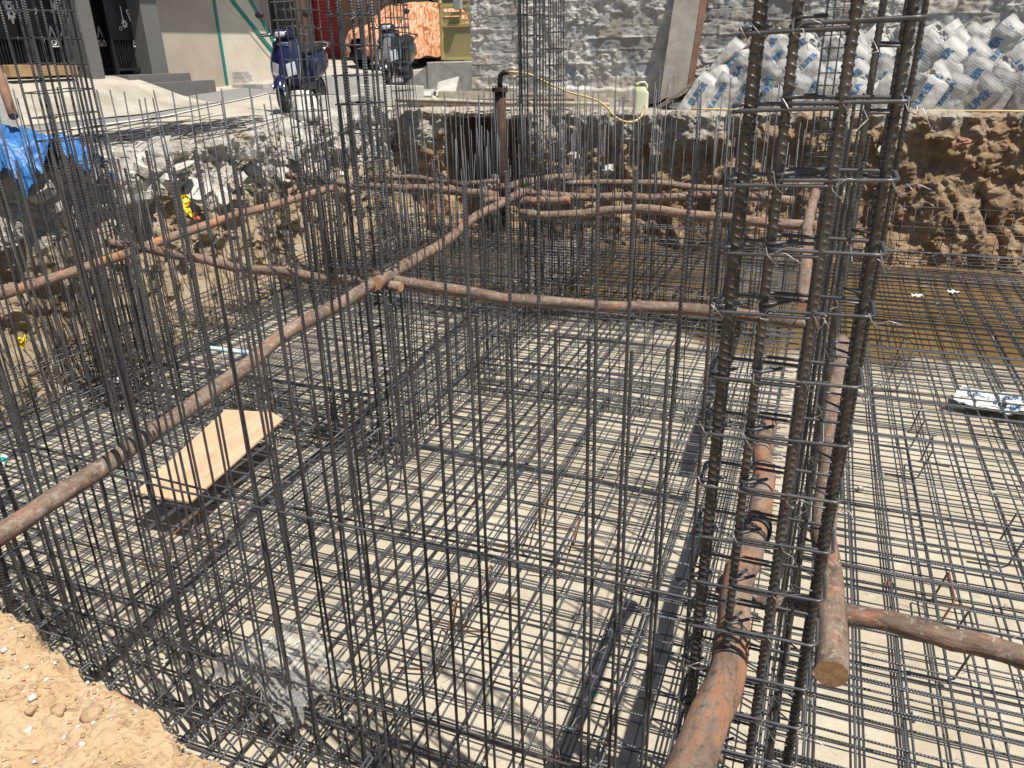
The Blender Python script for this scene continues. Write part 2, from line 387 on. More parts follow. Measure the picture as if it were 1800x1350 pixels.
def thing(name, loc, label, cat, group=None, rz=0):
    o = bpy.data.objects.new(name, None); C.objects.link(o); o.location = loc; o.rotation_euler = (0,0,rz); o.empty_display_size = .1
    return tag(o, label, cat, group)
def zrot(dirv):
    return Vector(dirv).to_track_quat('Z', 'Y').to_euler()
def dup(root):
    r = root.copy(); C.objects.link(r)
    for ch in root.children:
        c = ch.copy(); C.objects.link(c); c.parent = r
        for g in ch.children:
            d = g.copy(); C.objects.link(d); d.parent = c
    return r
def smooth01(x, a, b):
    t = max(0, min(1, (x-a)/(b-a))); return t*t*(3-2*t)

def ribbed(L, r, pitch, n=8, rib=1.22, skew=.6, bend=0):
    """ribbed bar along +z from 0: smooth core, slanted crescent ribs on two sides, a seam between them"""
    mb = MB(); k = int(L/pitch); vs = []; rows = 0
    for i in range(k):
        for f, q in ((0, 0), (.55, 0), (.66, 1), (.80, 1)) if n < 12 else ((0, 0), (.62, 0), (.68, .9), (.76, 1), (.83, .9), (.89, 0)):
            z0 = (i+f)*pitch
            for j in range(n):
                a = 2*pi*j/n; qq = 1+(rib-1)*q*abs(sin(a))**.6
                if n >= 12 and j in (0, n//2): qq = 1+(rib-1)*.55
                vs.append((cos(a)*r*qq+bend*sin(z0/L*pi), sin(a)*r*qq, z0+skew*pitch*cos(a)*.5*(1 if sin(a) > 0 else -1)))
            rows += 1
    fs = [(i*n+j, i*n+(j+1) % n, (i+1)*n+(j+1) % n, (i+1)*n+j) for i in range(rows-1) for j in range(n)]
    fs += [tuple(reversed(range(n))), tuple((rows-1)*n+j for j in range(n))]
    return mb.add(vs, fs)
def plain(L, r, n=6, seg=6, wob=.004, upturn=0, seed=0):
    rr = random.Random(seed); ph = rr.random()*9
    pts = [(wob*sin(ph+i*1.7), wob*cos(ph*2+i*1.3), L*i/seg) for i in range(seg+1)]
    if upturn: pts = pts[:-1]+[(0, 0, L-.12), (-.03, 0, L-.03), (-.09, 0, L), (-upturn, 0, L+.03)]
    return MB().tube(pts, r, n)

# ------------------------------------------------------------------ ground, pit
def zs(a, b):
    """height of the street side ground"""
    k = max(0, min(1, (-6.4-a)/1.0))
    return 2.08 + .055*max(0, min(12, -7-a)) + .040*max(0, min(16, b-9.5))*k
def atG(x, y, off=0):
    d = ray(x, y); t = 3.0
    while t < 90:
        p = CAM+d*t
        if p.z <= zs(p.x, p.y)+off: return p
        t += .01
    return p

def fz(a, b):
    q = nz((a, b, 0), .55, 4, 3.1)
    dep = smooth01(b+1.1*q+.25*(a if a < 0 else 0)*.4, 7.5, 9.2)*(1-smooth01(b+.5*q, 11.0, 11.8))
    return nz((a, b, 0), .35, 3, 1.3)*.006 + .004*q - .034*dep + .006
mb = MB(); mb.grid(240, 220, lambda u, v: (lambda a, b: (a, b, fz(a, b)))(-8.6+16.4*u, -1.0+15.2*v))
tag(mb.build('pit_floor', M['floor']), kind='structure')
mb = MB(); mb.add([(-8.4, 6.4, -.013), (7.6, 6.4, -.013), (7.6, 12.9, -.013), (-8.4, 12.9, -.013)], [(0,1,2,3)])
tag(mb.build('water', M['water']), kind='structure')

def axis_list(parts):
    out = []
    for lo, hi, n in parts: out += [lo+(hi-lo)*i/n for i in range(n)]
    return out+[parts[-1][1]]
ga = axis_list([(-130,-30,10), (-30,-13,17), (-13,-7.75,48), (-7.75,7.5,60), (7.5,60,10)])
gb = axis_list([(-60,-2,12), (-2,13.2,110), (13.2,15,24), (15,30,30), (30,140,11)])
mb = MB(); na = len(ga)
vs = [(a, b, zs(a, b)+.010*nz((a, b, 0), .8, 4)) for b in gb for a in ga]
fs = []
for j in range(len(gb)-1):
    for i in range(na-1):
        if ga[i] >= -7.76 and ga[i+1] <= 7.51 and gb[j+1] <= 13.21: continue
        fs.append((j*na+i, j*na+i+1, (j+1)*na+i+1, (j+1)*na+i))
mb.add(vs, fs)
tag(mb.build('street_ground', M['dust']), kind='structure')

def lum(p, s, k, seed):   # lumpy rock-like displacement
    c = noise.voronoi(Vector((p[0]*s+seed, p[1]*s, p[2]*s)))[0]
    return (c[1]-c[0])*k
# left pit wall: broken, with pale concrete crust hanging over the rim
def left_face(b, t):
    z = -.05+(zs(-7.1, b)-.02)*t; p = (0, b, z)
    d = .17*nz(p, .9, 4, 2)+.12*nz(p, 3.2, 7, 8)+lum(p, 3.1, .08, 4)+lum(p, 7.5, .04, 9)+.05*nz(p, 9, 5, 1)
    d += .12*smooth01(z+.35*nz(p, 1.2, 4, 9), 1.45, 1.7)*(.5+.6*nz(p, 1.5, 5, 6))
    d += .12*nz((b*2.6, 0, z*.7), 1, 3, 41)*(1-smooth01(z, 1.2, 1.5))
    d += .35*(1-smooth01(t, 0, .35))*(1+nz(p, 1.5, 3, 3))
    return Vector((-6.88+d-.36*t, b+.06*nz(p, 5, 4, 7), z+.05*nz(p, 6, 4, 5)))
def left_wall(u, v):
    b = -1.0+14.6*u
    if v < .74: return left_face(b, v/.74)
    t = (v-.74)/.26; e = left_face(b, 1); a = e.x+(-8.35-e.x)*t; p = (a, b, 2)
    k = (1-t)**1.3 if t < 1 else 0
    z = e.z*(1-smooth01(t, 0, .2))+(zs(a, b)+.014)*smooth01(t, 0, .2)+(.09*abs(nz(p, 2.4, 6, 4))+lum(p, 4.5, .07, 3)+.02*nz(p, 12, 3, 1))*k
    return (a, e.y*(1-t)+b*t, z)
mb = MB(); mb.grid(620, 150, left_wall, flip=True)
tag(mb.build('pit_wall', M['soil_left'], smooth=False), kind='structure')
# far pit wall, with an undercut hollow at its left end and bucket grooves on the right
CAVE = (-6.1, -4.75)
def far_face(a, t):
    z = -.05+2.12*t; p = (a, 3, z)
    low0 = 1-smooth01(z+.35*nz(p, 1.1, 4, 2), .95, 1.35); hi = 1-.55*low0
    d = .15*nz(p, .9, 4, 12)+hi*(.12*nz(p, 2.8, 7, 18)+lum(p, 3.2, .10, 4)+lum(p, 8, .045, 7))+.045*nz(p, 9, 5, 1)+.09*nz((a*2.6, 0, z*.6), 1, 3, 44)
    low = 1-smooth01(z+.35*nz(p, 1.1, 4, 2), .95, 1.35)
    gx = a*1.05+.40*z+.20*nz(p, 1.3, 3, 4)
    groove = min(1, 2.1*abs(nz((gx*1.25, 0, z*.10), 1.0, 3, 61)))+.25*abs(nz((gx*4.2, 0, z*.2), 1, 2, 23))
    d += low*(.24*groove-.16)*(.75+.6*nz(p, 1, 3, 22))
    d += .20*smooth01(z+.3*nz(p, 1.6, 4, 11), 1.5, 1.8)*(.4+.8*nz(p, 2.2, 4, 31))
    d += .25*(1-smooth01(t, 0, .3))*(.6+nz(p, 1.2, 3, 3))
    cav = smooth01(a, CAVE[0]-.05, CAVE[0]+.12)*(1-smooth01(a+.15*(1-t), CAVE[1]-.1, CAVE[1]+.18))*smooth01(z+.12*nz(p, 2, 3, 3), .55, .8)*(1-smooth01(z, 1.93, 2.0))
    return Vector((a+.06*nz(p, 4, 4, 6), 12.62-d*.85+.12*t+1.35*cav, z+.04*nz(p, 6, 4, 9)))
def far_wall(u, v):
    a = -8.2+16.0*u
    if v < .76: return far_face(a, v/.76)
    t = (v-.76)/.24; e = far_face(a, 1); b = e.y+(13.72-e.y)*t; p = (a, b, 2); k = (1-t)**1.3 if t < 1 else 0; q = smooth01(t, 0, .25)
    return (e.x*(1-t)+a*t, b, e.z*(1-q)+(zs(a, b)+.016)*q+(.09*nz(p, 2.5, 6, 6)+lum(p, 4, .05, 6)+.02*nz(p, 12, 3, 2))*k)
mb = MB(); mb.grid(760, 150, far_wall, flip=False)
tag(mb.build('pit_wall', M['soil_back'], smooth=False), kind='structure')
mb = MB(); mb.grid(60, 16, lambda u, v: (7.45+.25*nz((u*14, v*2, 0), 1, 4, 2), -1+14*u, -.05+2.2*v))
tag(mb.build('pit_wall', M['soil_back']), kind='structure')
# near bank we stand on
def bank_edge(a): return 1.165-.17*(a+1.8)+.06*nz((a, 0, 0), 1.7, 4, 5)+.04*nz((a, 0, 0), 7, 4, 2)
def bank(a, t):
    e = bank_edge(a)
    if t < .6:
        b = -.3+(e+.3)*(t/.6); s = e-b
        z = 1.40+.05*nz((a, b, 0), 1.3, 5, 3)+.025*nz((a, b, 0), 7, 5, 1)+.010*nz((a, b, 0), 24, 3, 1)+lum((a, b, 0), 11, .020, 2)+lum((a, b, 0), 26, .010, 5)+.008*nz((a, b, 0), 55, 3, 8)-.03*exp(-s*11)
        z += .06*smooth01(-a, 1.4, 2.4)
    else:
        q = (t-.6)/.4; b = e+.42*q+.05*nz((a, q*2, 3), 3, 4, 2)*q; z0 = 1.34
        z = z0-(z0+.06)*(1-(1-q)**1.4)+.06*smooth01(-a, 1.4, 2.4)*(1-q)
    return (a, b, z)
mb = MB(); mb.grid(420, 200, lambda u, v: bank(-4.4+4.9*u, v))
tag(mb.build('near_bank', M['dirt'], smooth=False), kind='structure')
mb = MB(); mb.grid(30, 10, lambda u, v: (-9+5*u if u < 1 else -4.3, -12+11.75*v, 1.36))
tag(mb.build('near_ground', M['dirt']), kind='structure')
mb = MB(); mb.grid(20, 10, lambda u, v: (-4.4+12*u, -12+11.75*v, 1.36))
mb.grid(20, 8, lambda u, v: (.4+7.2*u, -.3+1.9*v, 1.36 if v < .7 else 1.36-1.42*(v-.7)/.3))
mb.grid(20, 8, lambda u, v: (-8.6+4.3*u, -.3+1.9*v, 1.36 if v < .7 else 1.36-1.42*(v-.7)/.3))
tag(mb.build('near_ground', M['dirt']), kind='structure')

def rock(name, r, seed, mat, parent=None, flat=(1,1,.7), amp=.45, sub=2, smooth=False):
    bm = bmesh.new(); bmesh.ops.create_icosphere(bm, subdivisions=sub, radius=1)
    for v in bm.verts:
        p = v.co.copy(); k = 1+amp*nz(p, 1.1, 3, seed)+.12*nz(p, 4, 2, seed)
        v.co = Vector((p.x*k*flat[0], p.y*k*flat[1], p.z*k*flat[2]))*r
    me = bpy.data.meshes.new(name); bm.to_mesh(me); bm.free(); me.materials.append(mat)
    me.polygons.foreach_set('use_smooth', [smooth]*len(me.polygons))
    return obj(name, me, parent)
def slab(name, r, seed, mat, thick=.08):
    """broken slab: irregular polygon with rough edge"""
    rr = random.Random(seed); n = rr.randint(6, 9); ang = sorted(2*pi*(i+rr.uniform(-.3,.3))/n for i in range(n))
    out = [(cos(a)*r*rr.uniform(.7,1.15), sin(a)*r*rr.uniform(.55,.95)) for a in ang]
    bm = bmesh.new(); lo = [bm.verts.new((x*rr.uniform(.8,.95), y*rr.uniform(.8,.95), -thick)) for x, y in out]; hi = [bm.verts.new((x, y, rr.uniform(-.006,.006))) for x, y in out]
    bm.faces.new(hi); bm.faces.new(lo[::-1])
    for i in range(n): bm.faces.new((lo[i], lo[(i+1) % n], hi[(i+1) % n], hi[i]))
    bmesh.ops.triangulate(bm, faces=bm.faces); bmesh.ops.subdivide_edges(bm, edges=bm.edges, cuts=3, use_grid_fill=True)
    for v in bm.verts:
        v.co += Vector((nz(v.co, 9, 3, seed), nz(v.co, 9, 3, seed+5), nz(v.co, 9, 3, seed+9)*.6))*r*.07
    me = bpy.data.meshes.new(name); bm.to_mesh(me); bm.free(); me.materials.append(mat); return obj(name, me)

# pebbles on the bank (nobody could count them) and the stones one can tell apart
mb = MB()
for i in range(6500):
    a = R.uniform(-2.9, -.6); b = R.uniform(.45, bank_edge(a)+.05); r = R.choice((.002,.002,.003,.003,.003,.004,.004,.005,.006,.008))*(1.8 if R.random() < .03 else 1) ; t = .6*(b+.3)/(bank_edge(a)+.3)
    z = bank(a, t)[2]
    vs = [Vector((x, y, zz))*r*R.uniform(.7,1.2)+Vector((a, b, z+r*.3)) for x, y, zz in ((1,0,0),(0,1,0),(-1,0,0),(0,-1,0),(0,0,.8),(0,0,-.8))]
    mb.add(vs, [(0,1,4),(1,2,4),(2,3,4),(3,0,4),(1,0,5),(2,1,5),(3,2,5),(0,3,5)], R.choice((0,)*7+(1,)))
tag(mb.build('pebbles', [M['clod'], M['stone']], smooth=False), 'small crumbs of ochre soil scattered over the near bank', 'pebbles', kind='stuff')
for i, (px, py, r, mat, lab) in enumerate([
    (60, 1232, .013, 'stone', 'pale pinkish stone lying on the ochre dirt bank near the frame edge'),
    (112, 1275, .016, 'stone', 'round whitish grey stone half sunk in the middle of the dirt bank'),
    (158, 1242, .027, 'clod', 'largest ochre clod at the crest of the dirt bank'),
    (102, 1243, .020, 'clod', 'ochre clod between the pink stone and the largest clod'),
    (140, 1298, .009, 'stone', 'small white stone in front of the round whitish grey stone'),
    (56, 1248, .015, 'clod', 'small brown clod touching the pale pinkish stone'),
    (161, 1260, .008, 'stone', 'tiny white pebble just below the largest clod'),
    (25, 1222, .019, 'clod', 'ochre clod at the left frame edge of the dirt bank'),
    (45, 1272, .011, 'stone', 'greenish white stone nearest the lower left of the bank'),
    (12, 1155, .009, 'stone', 'white crumb of mortar high on the bank at the left frame edge')]):
    p = atZ(px, py, 1.42); e = bank_edge(p.x); t = min(.595, .6*(p.y+.3)/(e+.3))
    o = rock('stone' if mat == 'stone' else 'dirt_clod', r, i*3.3+1, M[mat], smooth=True)
    o.location = (p.x, p.y, bank(p.x, t)[2]+r*.35); o.rotation_euler = (0,0,i); tag(o, lab, 'stone' if mat == 'stone' else 'clod')
# board and white sheet caught at the lip of the bank
p0, p1 = atZ(168, 1205, 1.34), atZ(222, 1240, 1.34); d = (p1-p0)
t = thing('edge_board', p0, 'short red brown board wedged at the crest of the dirt bank', 'board', rz=atan2(d.y, d.x))
MB().box((d.length/2, .02, -.06), (d.length, .05, .012)).build('board', M['red_tile'], t, False, .002)
MB().grid(14, 6, lambda u, v: (d.length*(.05+.9*u), -.045+.04*v+.012*nz((u*5, v, 0), 1, 2), -.035+.02*nz((u*6, v*2, 1), 1, 3))).build('white_sheet', M['white_paper'], t)
# ------------------------------------------------------------------ reinforcement mats on the pit floor
def straight(name, me, p, q, parent, jit=.006):
    """a bar whose mesh runs along local z, from p towards q"""
    o = bpy.data.objects.new(name, me); C.objects.link(o); o.parent = parent
    o.location = Vector(p)+Vector((R.uniform(-jit, jit), R.uniform(-jit, jit), R.uniform(-.002, .002)))
    o.rotation_euler = zrot((Vector(q)-Vector(p))+Vector((R.uniform(-jit, jit), R.uniform(-jit, jit), 0))*2)
    return o
def wirebits(mb, x, y, z, rr):
    for _ in range(rr.choice((1, 2, 2))):
        a = rr.uniform(0, 2*pi); l = rr.uniform(.025, .07); h = rr.uniform(.005, .045)
        mb.tube([(x-cos(a)*.012, y-sin(a)*.012, z+.004), (x+cos(a)*l*.5, y+sin(a)*l*.5, z+h), (x+cos(a)*l, y+sin(a)*l, z+h*.7)], .0017, 3, False)
def make_mat(a0, a1, b0, b1, sa, sb, z, label, r=.0051, upturn=0, layer=0, wire=.35):
    t = thing('rebar_mat', (a0, b0, z), label, 'rebar mat', 'tied mats of steel bars covering the pit floor')
    La, Lb = a1-a0, b1-b0
    long_b = [plain(Lb, r, 6, 8, .006, upturn, k).mesh('long_bar', M['matbar']) for k in range(3)]
    cross = [plain(La, r, 6, 6, .006, 0, k+9).mesh('cross_bar', M['matbar']) for k in range(3)]
    na_ = int(La/sa)+1; nb_ = int(Lb/sb)+1
    parts = []
    for i in range(na_):
        x = i*sa+R.uniform(-.012, .012); 
        parts.append(('long_bar', R.choice(long_b), (x, 0, 0), (x+R.uniform(-.02, .02), Lb, 0)))
        if R.random() < .5: parts.append(('long_bar', R.choice(long_b), (x+.018, R.uniform(-.1, .1), 0), (x+.022, Lb, 0)))
    rest = MB()
    for j in range(nb_):
        y = j*sb+R.uniform(-.012, .012)
        parts.append(('cross_bar', R.choice(cross), (0, y, 2*r), (La, y+R.uniform(-.02, .02), 2*r)))
        if R.random() < .42: parts.append(('cross_bar', R.choice(cross), (R.uniform(-.1, .1), y+.018, 2*r), (La, y+.02, 2*r)))
    for k, (nm, me, p, q) in enumerate(parts[:96]): straight(nm, me, p, q, t)
    for nm, me, p, q in parts[96:]: rest.tube([p, ((p[0]+q[0])/2, (p[1]+q[1])/2, p[2]+.004), q], r, 6)
    if rest.f: tag(rest.build('far_bars', M['matbar'], t), kind='stuff')
    if upturn:
        m2 = MB()
        for h in (.14, .28, .40)[:2 if upturn < .4 else 3]: m2.tube([(0, Lb+.02, h), (La/2, Lb+.024, h+.01), (La, Lb+.02, h)], r*.9, 6)
        m2.build('edge_bar', M['matbar'], t)
    if wire:
        wb = MB()
        for i in range(na_):
            for j in range(nb_):
                if R.random() < wire and not (j*sb > 8 and R.random() < .4): wirebits(wb, i*sa, j*sb, 2*r+.004, R)
        tag(wb.build('tie_wire', M['wire'], t), kind='stuff')
    return t
make_mat(-2.78, -.02, 1.42, 12.05, .155, .165, .045, 'lower mat of dark bars lying on the pale floor between the two column lines', layer=0, wire=0)
make_mat(-2.82, .02, 1.38, 12.0, .152, .165, .30, 'upper mat in the middle bay, tied with bright wire, under the plastic sheet', upturn=.34, wire=.5)
make_mat(.10, 4.6, 1.35, 12.05, .195, .18, .045, 'lower mat in the right bay, under the mat that carries the empty bag', wire=0)
make_mat(.06, 4.7, 1.3, 12.05, .195, .18, .30, 'upper mat in the right bay with bent up far edge, carrying the empty bag', r=.0058, upturn=.40, wire=.28)
make_mat(-6.55, -2.95, 1.6, 12.0, .16, .17, .045, 'lower mat in the left bay below the new plywood plank', wire=0)
make_mat(-6.6, -2.9, 1.55, 12.0, .155, .165, .30, 'upper mat in the left bay that carries the new plywood plank', upturn=.25, wire=.4)

mb = MB()
for i in range(420):
    a, b = R.uniform(-6, 4), R.uniform(1.6, 8); q = R.uniform(0, 6.3); l = R.uniform(.02, .12); z = fz(a, b)+.004
    mb.tube([(a, b, z), (a+cos(q)*l*.5+R.uniform(-.02, .02), b+sin(q)*l*.5, z+R.uniform(0, .012)), (a+cos(q)*l, b+sin(q)*l, z)], .0011, 3, False)
for i in range(260):
    a, b = R.uniform(-5, 4), R.uniform(1.5, 7); r = R.choice((.004, .005, .006, .009, .013)); z = fz(a, b)
    mb.add([(a+x*r*R.uniform(.6, 1.2), b+y*r*R.uniform(.6, 1.2), z+zz*r*.6) for x, y, zz in ((1,0,0),(0,1,0),(-1,0,0),(0,-1,0),(0,0,1))], [(0,1,4),(1,2,4),(2,3,4),(3,0,4)], R.choice((1, 1, 2)))
tag(mb.build('floor_litter', [M['black_wire'], M['stone'], M['clod']]), 'offcuts of tie wire and crumbs of mortar strewn over the pale floor', 'litter', kind='stuff')
# bent bar supports between the two mats
def chair_mesh(rm):
    m = MB().tube([(-.22, 0, -.25), (-.03, 0, -.25), (0, 0, -.23), (.05, 0, -.02), (.06, .02, 0), (.06, .26, 0), (.06, .28, -.02), (.02, .30, -.23), (.0, .31, -.25), (.22, .31, -.25)], .006, 6)
    return m.mesh('bar_chair', rm)
ch_me = chair_mesh(M['bar']); ch_me2 = chair_mesh(M['rust_bar'])
for i, (x, y, z, f) in enumerate([(1675, 1200, 0, 0), (1640, 1120, 0, 1), (1600, 790, 0, 0), (1612, 845, 0, 0), (1575, 690, 0, 0), (1590, 650, 0, 0), (1560, 600, 0, 0), (820, 1105, 0, 1), (770, 1180, 0, 1), (930, 970, 0, 1), (990, 1010, 0, 1), (1100, 830, 0, 0), (1330, 860, 0, 0), (1770, 1000, 0, 0), (300, 1000, 0, 1), (680, 900, 0, 0)]):
    p = atZ(x, y, .05); o = obj('bar_chair', ch_me2 if f else ch_me); o.location = (p.x, p.y, .305); o.rotation_euler = (0, 0, R.uniform(-.3, .3))
    tag(o, 'rusty bent bar chair holding the upper mat above the floor' if f else 'dark bent bar chair propping the upper mat above the floor', 'bar chair', 'rusty bar chairs between the mats' if f else 'dark bar chairs between the mats')
cvm = MB().box((0,0,.018), (.032,.032,.036)).mesh('cover_block', M['white_cover'], False)
for x, y in [(1690, 1135), (1606, 1262), (1512, 862), (815, 1115), (1015, 1085), (1070, 1120), (725, 1145), (1260, 1225), (1795, 1170), (1745, 870), (905, 1185), (620, 1265)]:
    p = atZ(x, y, .02); o = obj('cover_block', cvm); o.location = (p.x, p.y, .012); o.rotation_euler = (0,0,R.uniform(0,2))
    tag(o, 'small white cover block under a bottom bar on the floor', 'cover block', 'white cover blocks under the bottom mat')

# ------------------------------------------------------------------ column cages
def hook_loop(ax, bx, r, tail=.07):
    """closed rectangular stirrup as a tube path, centred, in its own plane"""
    a, b = ax/2, bx/2; k = min(.02, ax*.2)
    pts = [(-a+tail, b-tail*.8, .006), (-a+k*.4, b-k*.3, .006), (-a, b-k, .004), (-a, -b+k, 0), (-a+k, -b, 0), (a-k, -b, 0), (a, -b+k, 0), (a, b-k, 0), (a-k, b, 0), (-a+k, b, 0), (-a, b-k, -.004), (-a+.01, b-tail, -.006)]
    return MB().tube(pts, r, 6)
def cage(label, a, b, wa, wb, na_, nb_, r, top, sp, tie_r=.004, lean=(0, 0), rib=None, base=0.02, wires=True, bar_mat='bar', loops=1, n=6, stag=.0):
    t = thing('column_cage', (a, b, base), label, 'rebar cage', 'tall steel cages for the columns')
    L = top-base
    if rib: bm_ = ribbed(L, r, rib, 8 if n < 10 else n).mesh('vertical_bar', M[bar_mat])
    else: bm_ = plain(L, r, n, 5, .005, 0, int(a*100) % 97).mesh('vertical_bar', M[bar_mat])
    pos = set()
    for i in range(na_):
        for j in range(nb_):
            if i in (0, na_-1) or j in (0, nb_-1):
                pos.add((-wa/2+wa*i/(na_-1), -wb/2+wb*j/(nb_-1)))
    for x, y in sorted(pos):
        o = obj('vertical_bar', bm_, t); o.location = (x+R.uniform(-.006, .006), y+R.uniform(-.006, .006), 0)
        o.rotation_euler = (lean[1]+R.uniform(-.006, .006), lean[0]+R.uniform(-.006, .006), R.uniform(0, 6)); o.scale = (1,1,1-R.random()*stag)
    sm = hook_loop(wa+2*r+2*tie_r, wb+2*r+2*tie_r, tie_r).mesh('stirrup', M['tie'])
    wb_ = MB(); k = 0; z = .12
    while z < L-.05 and k < 60:
        o = obj('stirrup', sm, t); o.location = (sin(lean[0])*z, -sin(lean[1])*z, z)
        o.rotation_euler = (R.uniform(-.035, .035), R.uniform(-.035, .035), R.choice((0, pi)))
        if wires:
            for x, y in pos:
                if R.random() < .6:
                    sx, sy = x+sin(lean[0])*z+(r if x > 0 else -r), y-sin(lean[1])*z-r; q = R.uniform(.02, .05)
                    wb_.tube([(sx-.008, sy-.004, z+.014), (sx+.008, sy-.008, z-.012), (sx+R.uniform(-q, q), sy-q*.8, z+R.uniform(-.04, .03))], max(.0011, tie_r*.3), 3, False)
        z += sp*R.uniform(.93, 1.07); k += 1
    if wires: tag(wb_.build('tie_wire', M['wire'], t), kind='stuff')
    return t
cage('heavy column cage with ribbed bars in the middle of the pit where two logs meet', -2.9, 4.74, .20, .26, 3, 4, .0090, 4.7, .185, .0048, rib=.017, lean=(-.006, 0), bar_mat='bar')
cage('column cage at the far left frame edge in front of the blue tarpaulin', -5.78, 4.9, .20, .46, 3, 5, .0095, 4.5, .19, .0048, rib=.018, lean=(-.01, 0))
cage('column cage in front of the navy scooter and white sack', -5.85, 8.35, .22, .5, 3, 5, .0095, 4.7, .185, .005)
cage('slender column cage in front of the black scooter and the orange covered car', -6.2, 11.35, .2, .36, 3, 4, .008, 4.6, .2, .0055)
cage('column cage of closely ribbed bars in front of the block wall, beside the rusty pipe', -3.06, 8.5, .2, .24, 3, 4, .009, 4.7, .2, .005, rib=.02)
cage('thin column cage just right of the ribbed cage before the block wall', -3.72, 11.4, .2, .2, 3, 3, .008, 4.6, .21, .0055)
cage('far column cage seen through the near right cage, in front of the cement bags', 0.0, 11.7, .30, .3, 4, 3, .0065, 4.6, .15, .005)
cage('rust dusted cage at the lower left frame edge rising from the dirt bank', -3.62, 2.1, .22, .3, 3, 3, .011, 3.3, .15, rib=.018, lean=(-.05, .0), bar_mat='bar_near')
# big near cage: four heavy bars to the front face, tied with two overlapping stirrups per layer
t = thing('column_cage', (0, 1.5, .02), 'huge near column cage of thick dark ribbed bars tied with bright wire at the right', 'rebar cage', 'tall steel cages for the columns')
xs = [-.142, -.056, .020, .118]; near_me = ribbed(3.75, .0086, .0165, 14, 1.26, .5).mesh('vertical_bar', M['bar_dark'])
for yy, sel in ((0, (0, 1, 2, 3)), (.085, (0, 2))):
    for i in sel:
        o = obj('vertical_bar', near_me, t); o.location = (xs[i]+R.uniform(-.003, .003)+(.006 if yy else 0), yy+(.012 if i == 1 and not yy else 0), 0); o.rotation_euler = (R.uniform(-.004, .004), R.uniform(-.004, .004), .6+i*.3)
st_a = MB(); st_b = MB()
def stir(x0, x1, y0, y1, zz):
    g = .0125; x0 -= g; x1 += g; y0 -= g; y1 += g; k = .012
    pts = [(x0+.05, y0+.035, .008), (x0+k, y0+k*.6, .006), (x0, y0+k, .003), (x0, y1-k, 0), (x0+k, y1, 0), (x1-k, y1, 0), (x1, y1-k, 0), (x1, y0+k, 0), (x1-k, y0, 0), (x0+k, y0, -.004), (x0, y0+k, -.007), (x0+.03, y0+.075, -.009)]
    return ribpath(pts, .0035)
def ribpath(pts, r):
    out = []; rs = []
    for p, q in zip(pts[:-1], pts[1:]):
        p, q = Vector(p), Vector(q); n = max(1, int((q-p).length/.006))
        for i in range(n): out.append(p.lerp(q, i/n)); rs.append(r*(1.0 if len(out) % 2 else 1.16))
    out.append(Vector(pts[-1])); rs.append(r)
    return MB().tube(out, rs, 6)
sa_me = stir(xs[0], xs[2], 0, .085, 0).mesh('stirrup', M['tie']); sb_me = stir(xs[1], xs[3], 0, .085, 0).mesh('stirrup', M['tie'])
wbm = MB()
for k in range(27):
    z = .08+k*.1275+R.uniform(-.008, .008)
    for me, dz in ((sa_me, 0), (sb_me, .012)):
        o = obj('stirrup', me, t); o.location = (0, 0, z+dz); o.rotation_euler = (R.uniform(-.012, .012), R.uniform(-.02, .02), 0)
    for i, x in enumerate(xs):
        if R.random() < .30: continue
        x += (.012 if i > 1 else -.008); s1 = R.uniform(-.01, .01)
        for q in range(2): wbm.tube([(x-R.uniform(.004, .018), -.010, z+R.uniform(.006, .024)), (x-.004, -.016, z+s1), (x+R.uniform(.004, .016), -.014, z-R.uniform(.004, .022)), (x+.016, 0, z-.008)], .0010, 4, False)
        for q in range(R.choice((0, 1, 1, 2))):
            l = R.uniform(.02, .06)*(2 if R.random() < .1 else 1); a_ = R.uniform(-1.2, 1.2); wbm.tube([(x, -.019, z), (x+l*.5*cos(a_), -.028, z+l*.3*sin(a_)+.012), (x+l*cos(a_), -.022+R.uniform(-.01, .01), z+l*sin(a_)*.8)], .0008, 4, False)
tag(wbm.build('tie_wire', M['wire'], t), kind='stuff')

# ------------------------------------------------------------------ upright bars
NV = [0]; OVER = {}
def upright(me, a, b, label, group, tilt=.01, s=1, z=.02):
    if NV[0] >= 298:
        k, mb_ = OVER.setdefault(group, (label, MB())); h = me.vertices[-1].co.z*s
        mb_.tube([(a, b, z), (a+R.gauss(0, .012), b+R.gauss(0, .012), z+h*.5), (a+R.gauss(0, tilt)*h, b+R.gauss(0, tilt)*h, z+h)], .0055, 5)
        return
    NV[0] += 1
    o = obj('vertical_rebar', me); o.location = (a, b, z)
    o.rotation_euler = (R.gauss(0, tilt), R.gauss(0, tilt), R.uniform(0, 6)); o.scale = (1, 1, s)
    tag(o, label, 'rebar', group)
tall = [ribbed(2.68, .0049, .0105, 8, 1.25, .5, R.uniform(-.012, .012)).mesh('tall_ribbed_bar', M['bar_near']) for k in range(3)]
short = [ribbed(2.26, .0052, .0105, 8, 1.25, .5, R.uniform(-.01, .01)).mesh('short_ribbed_bar', M['bar_near']) for k in range(2)]
shorts = {717, 742, 777, 853, 893, 977, 1027, 1103, 1155}
G1 = 'ribbed bars standing in the near row'
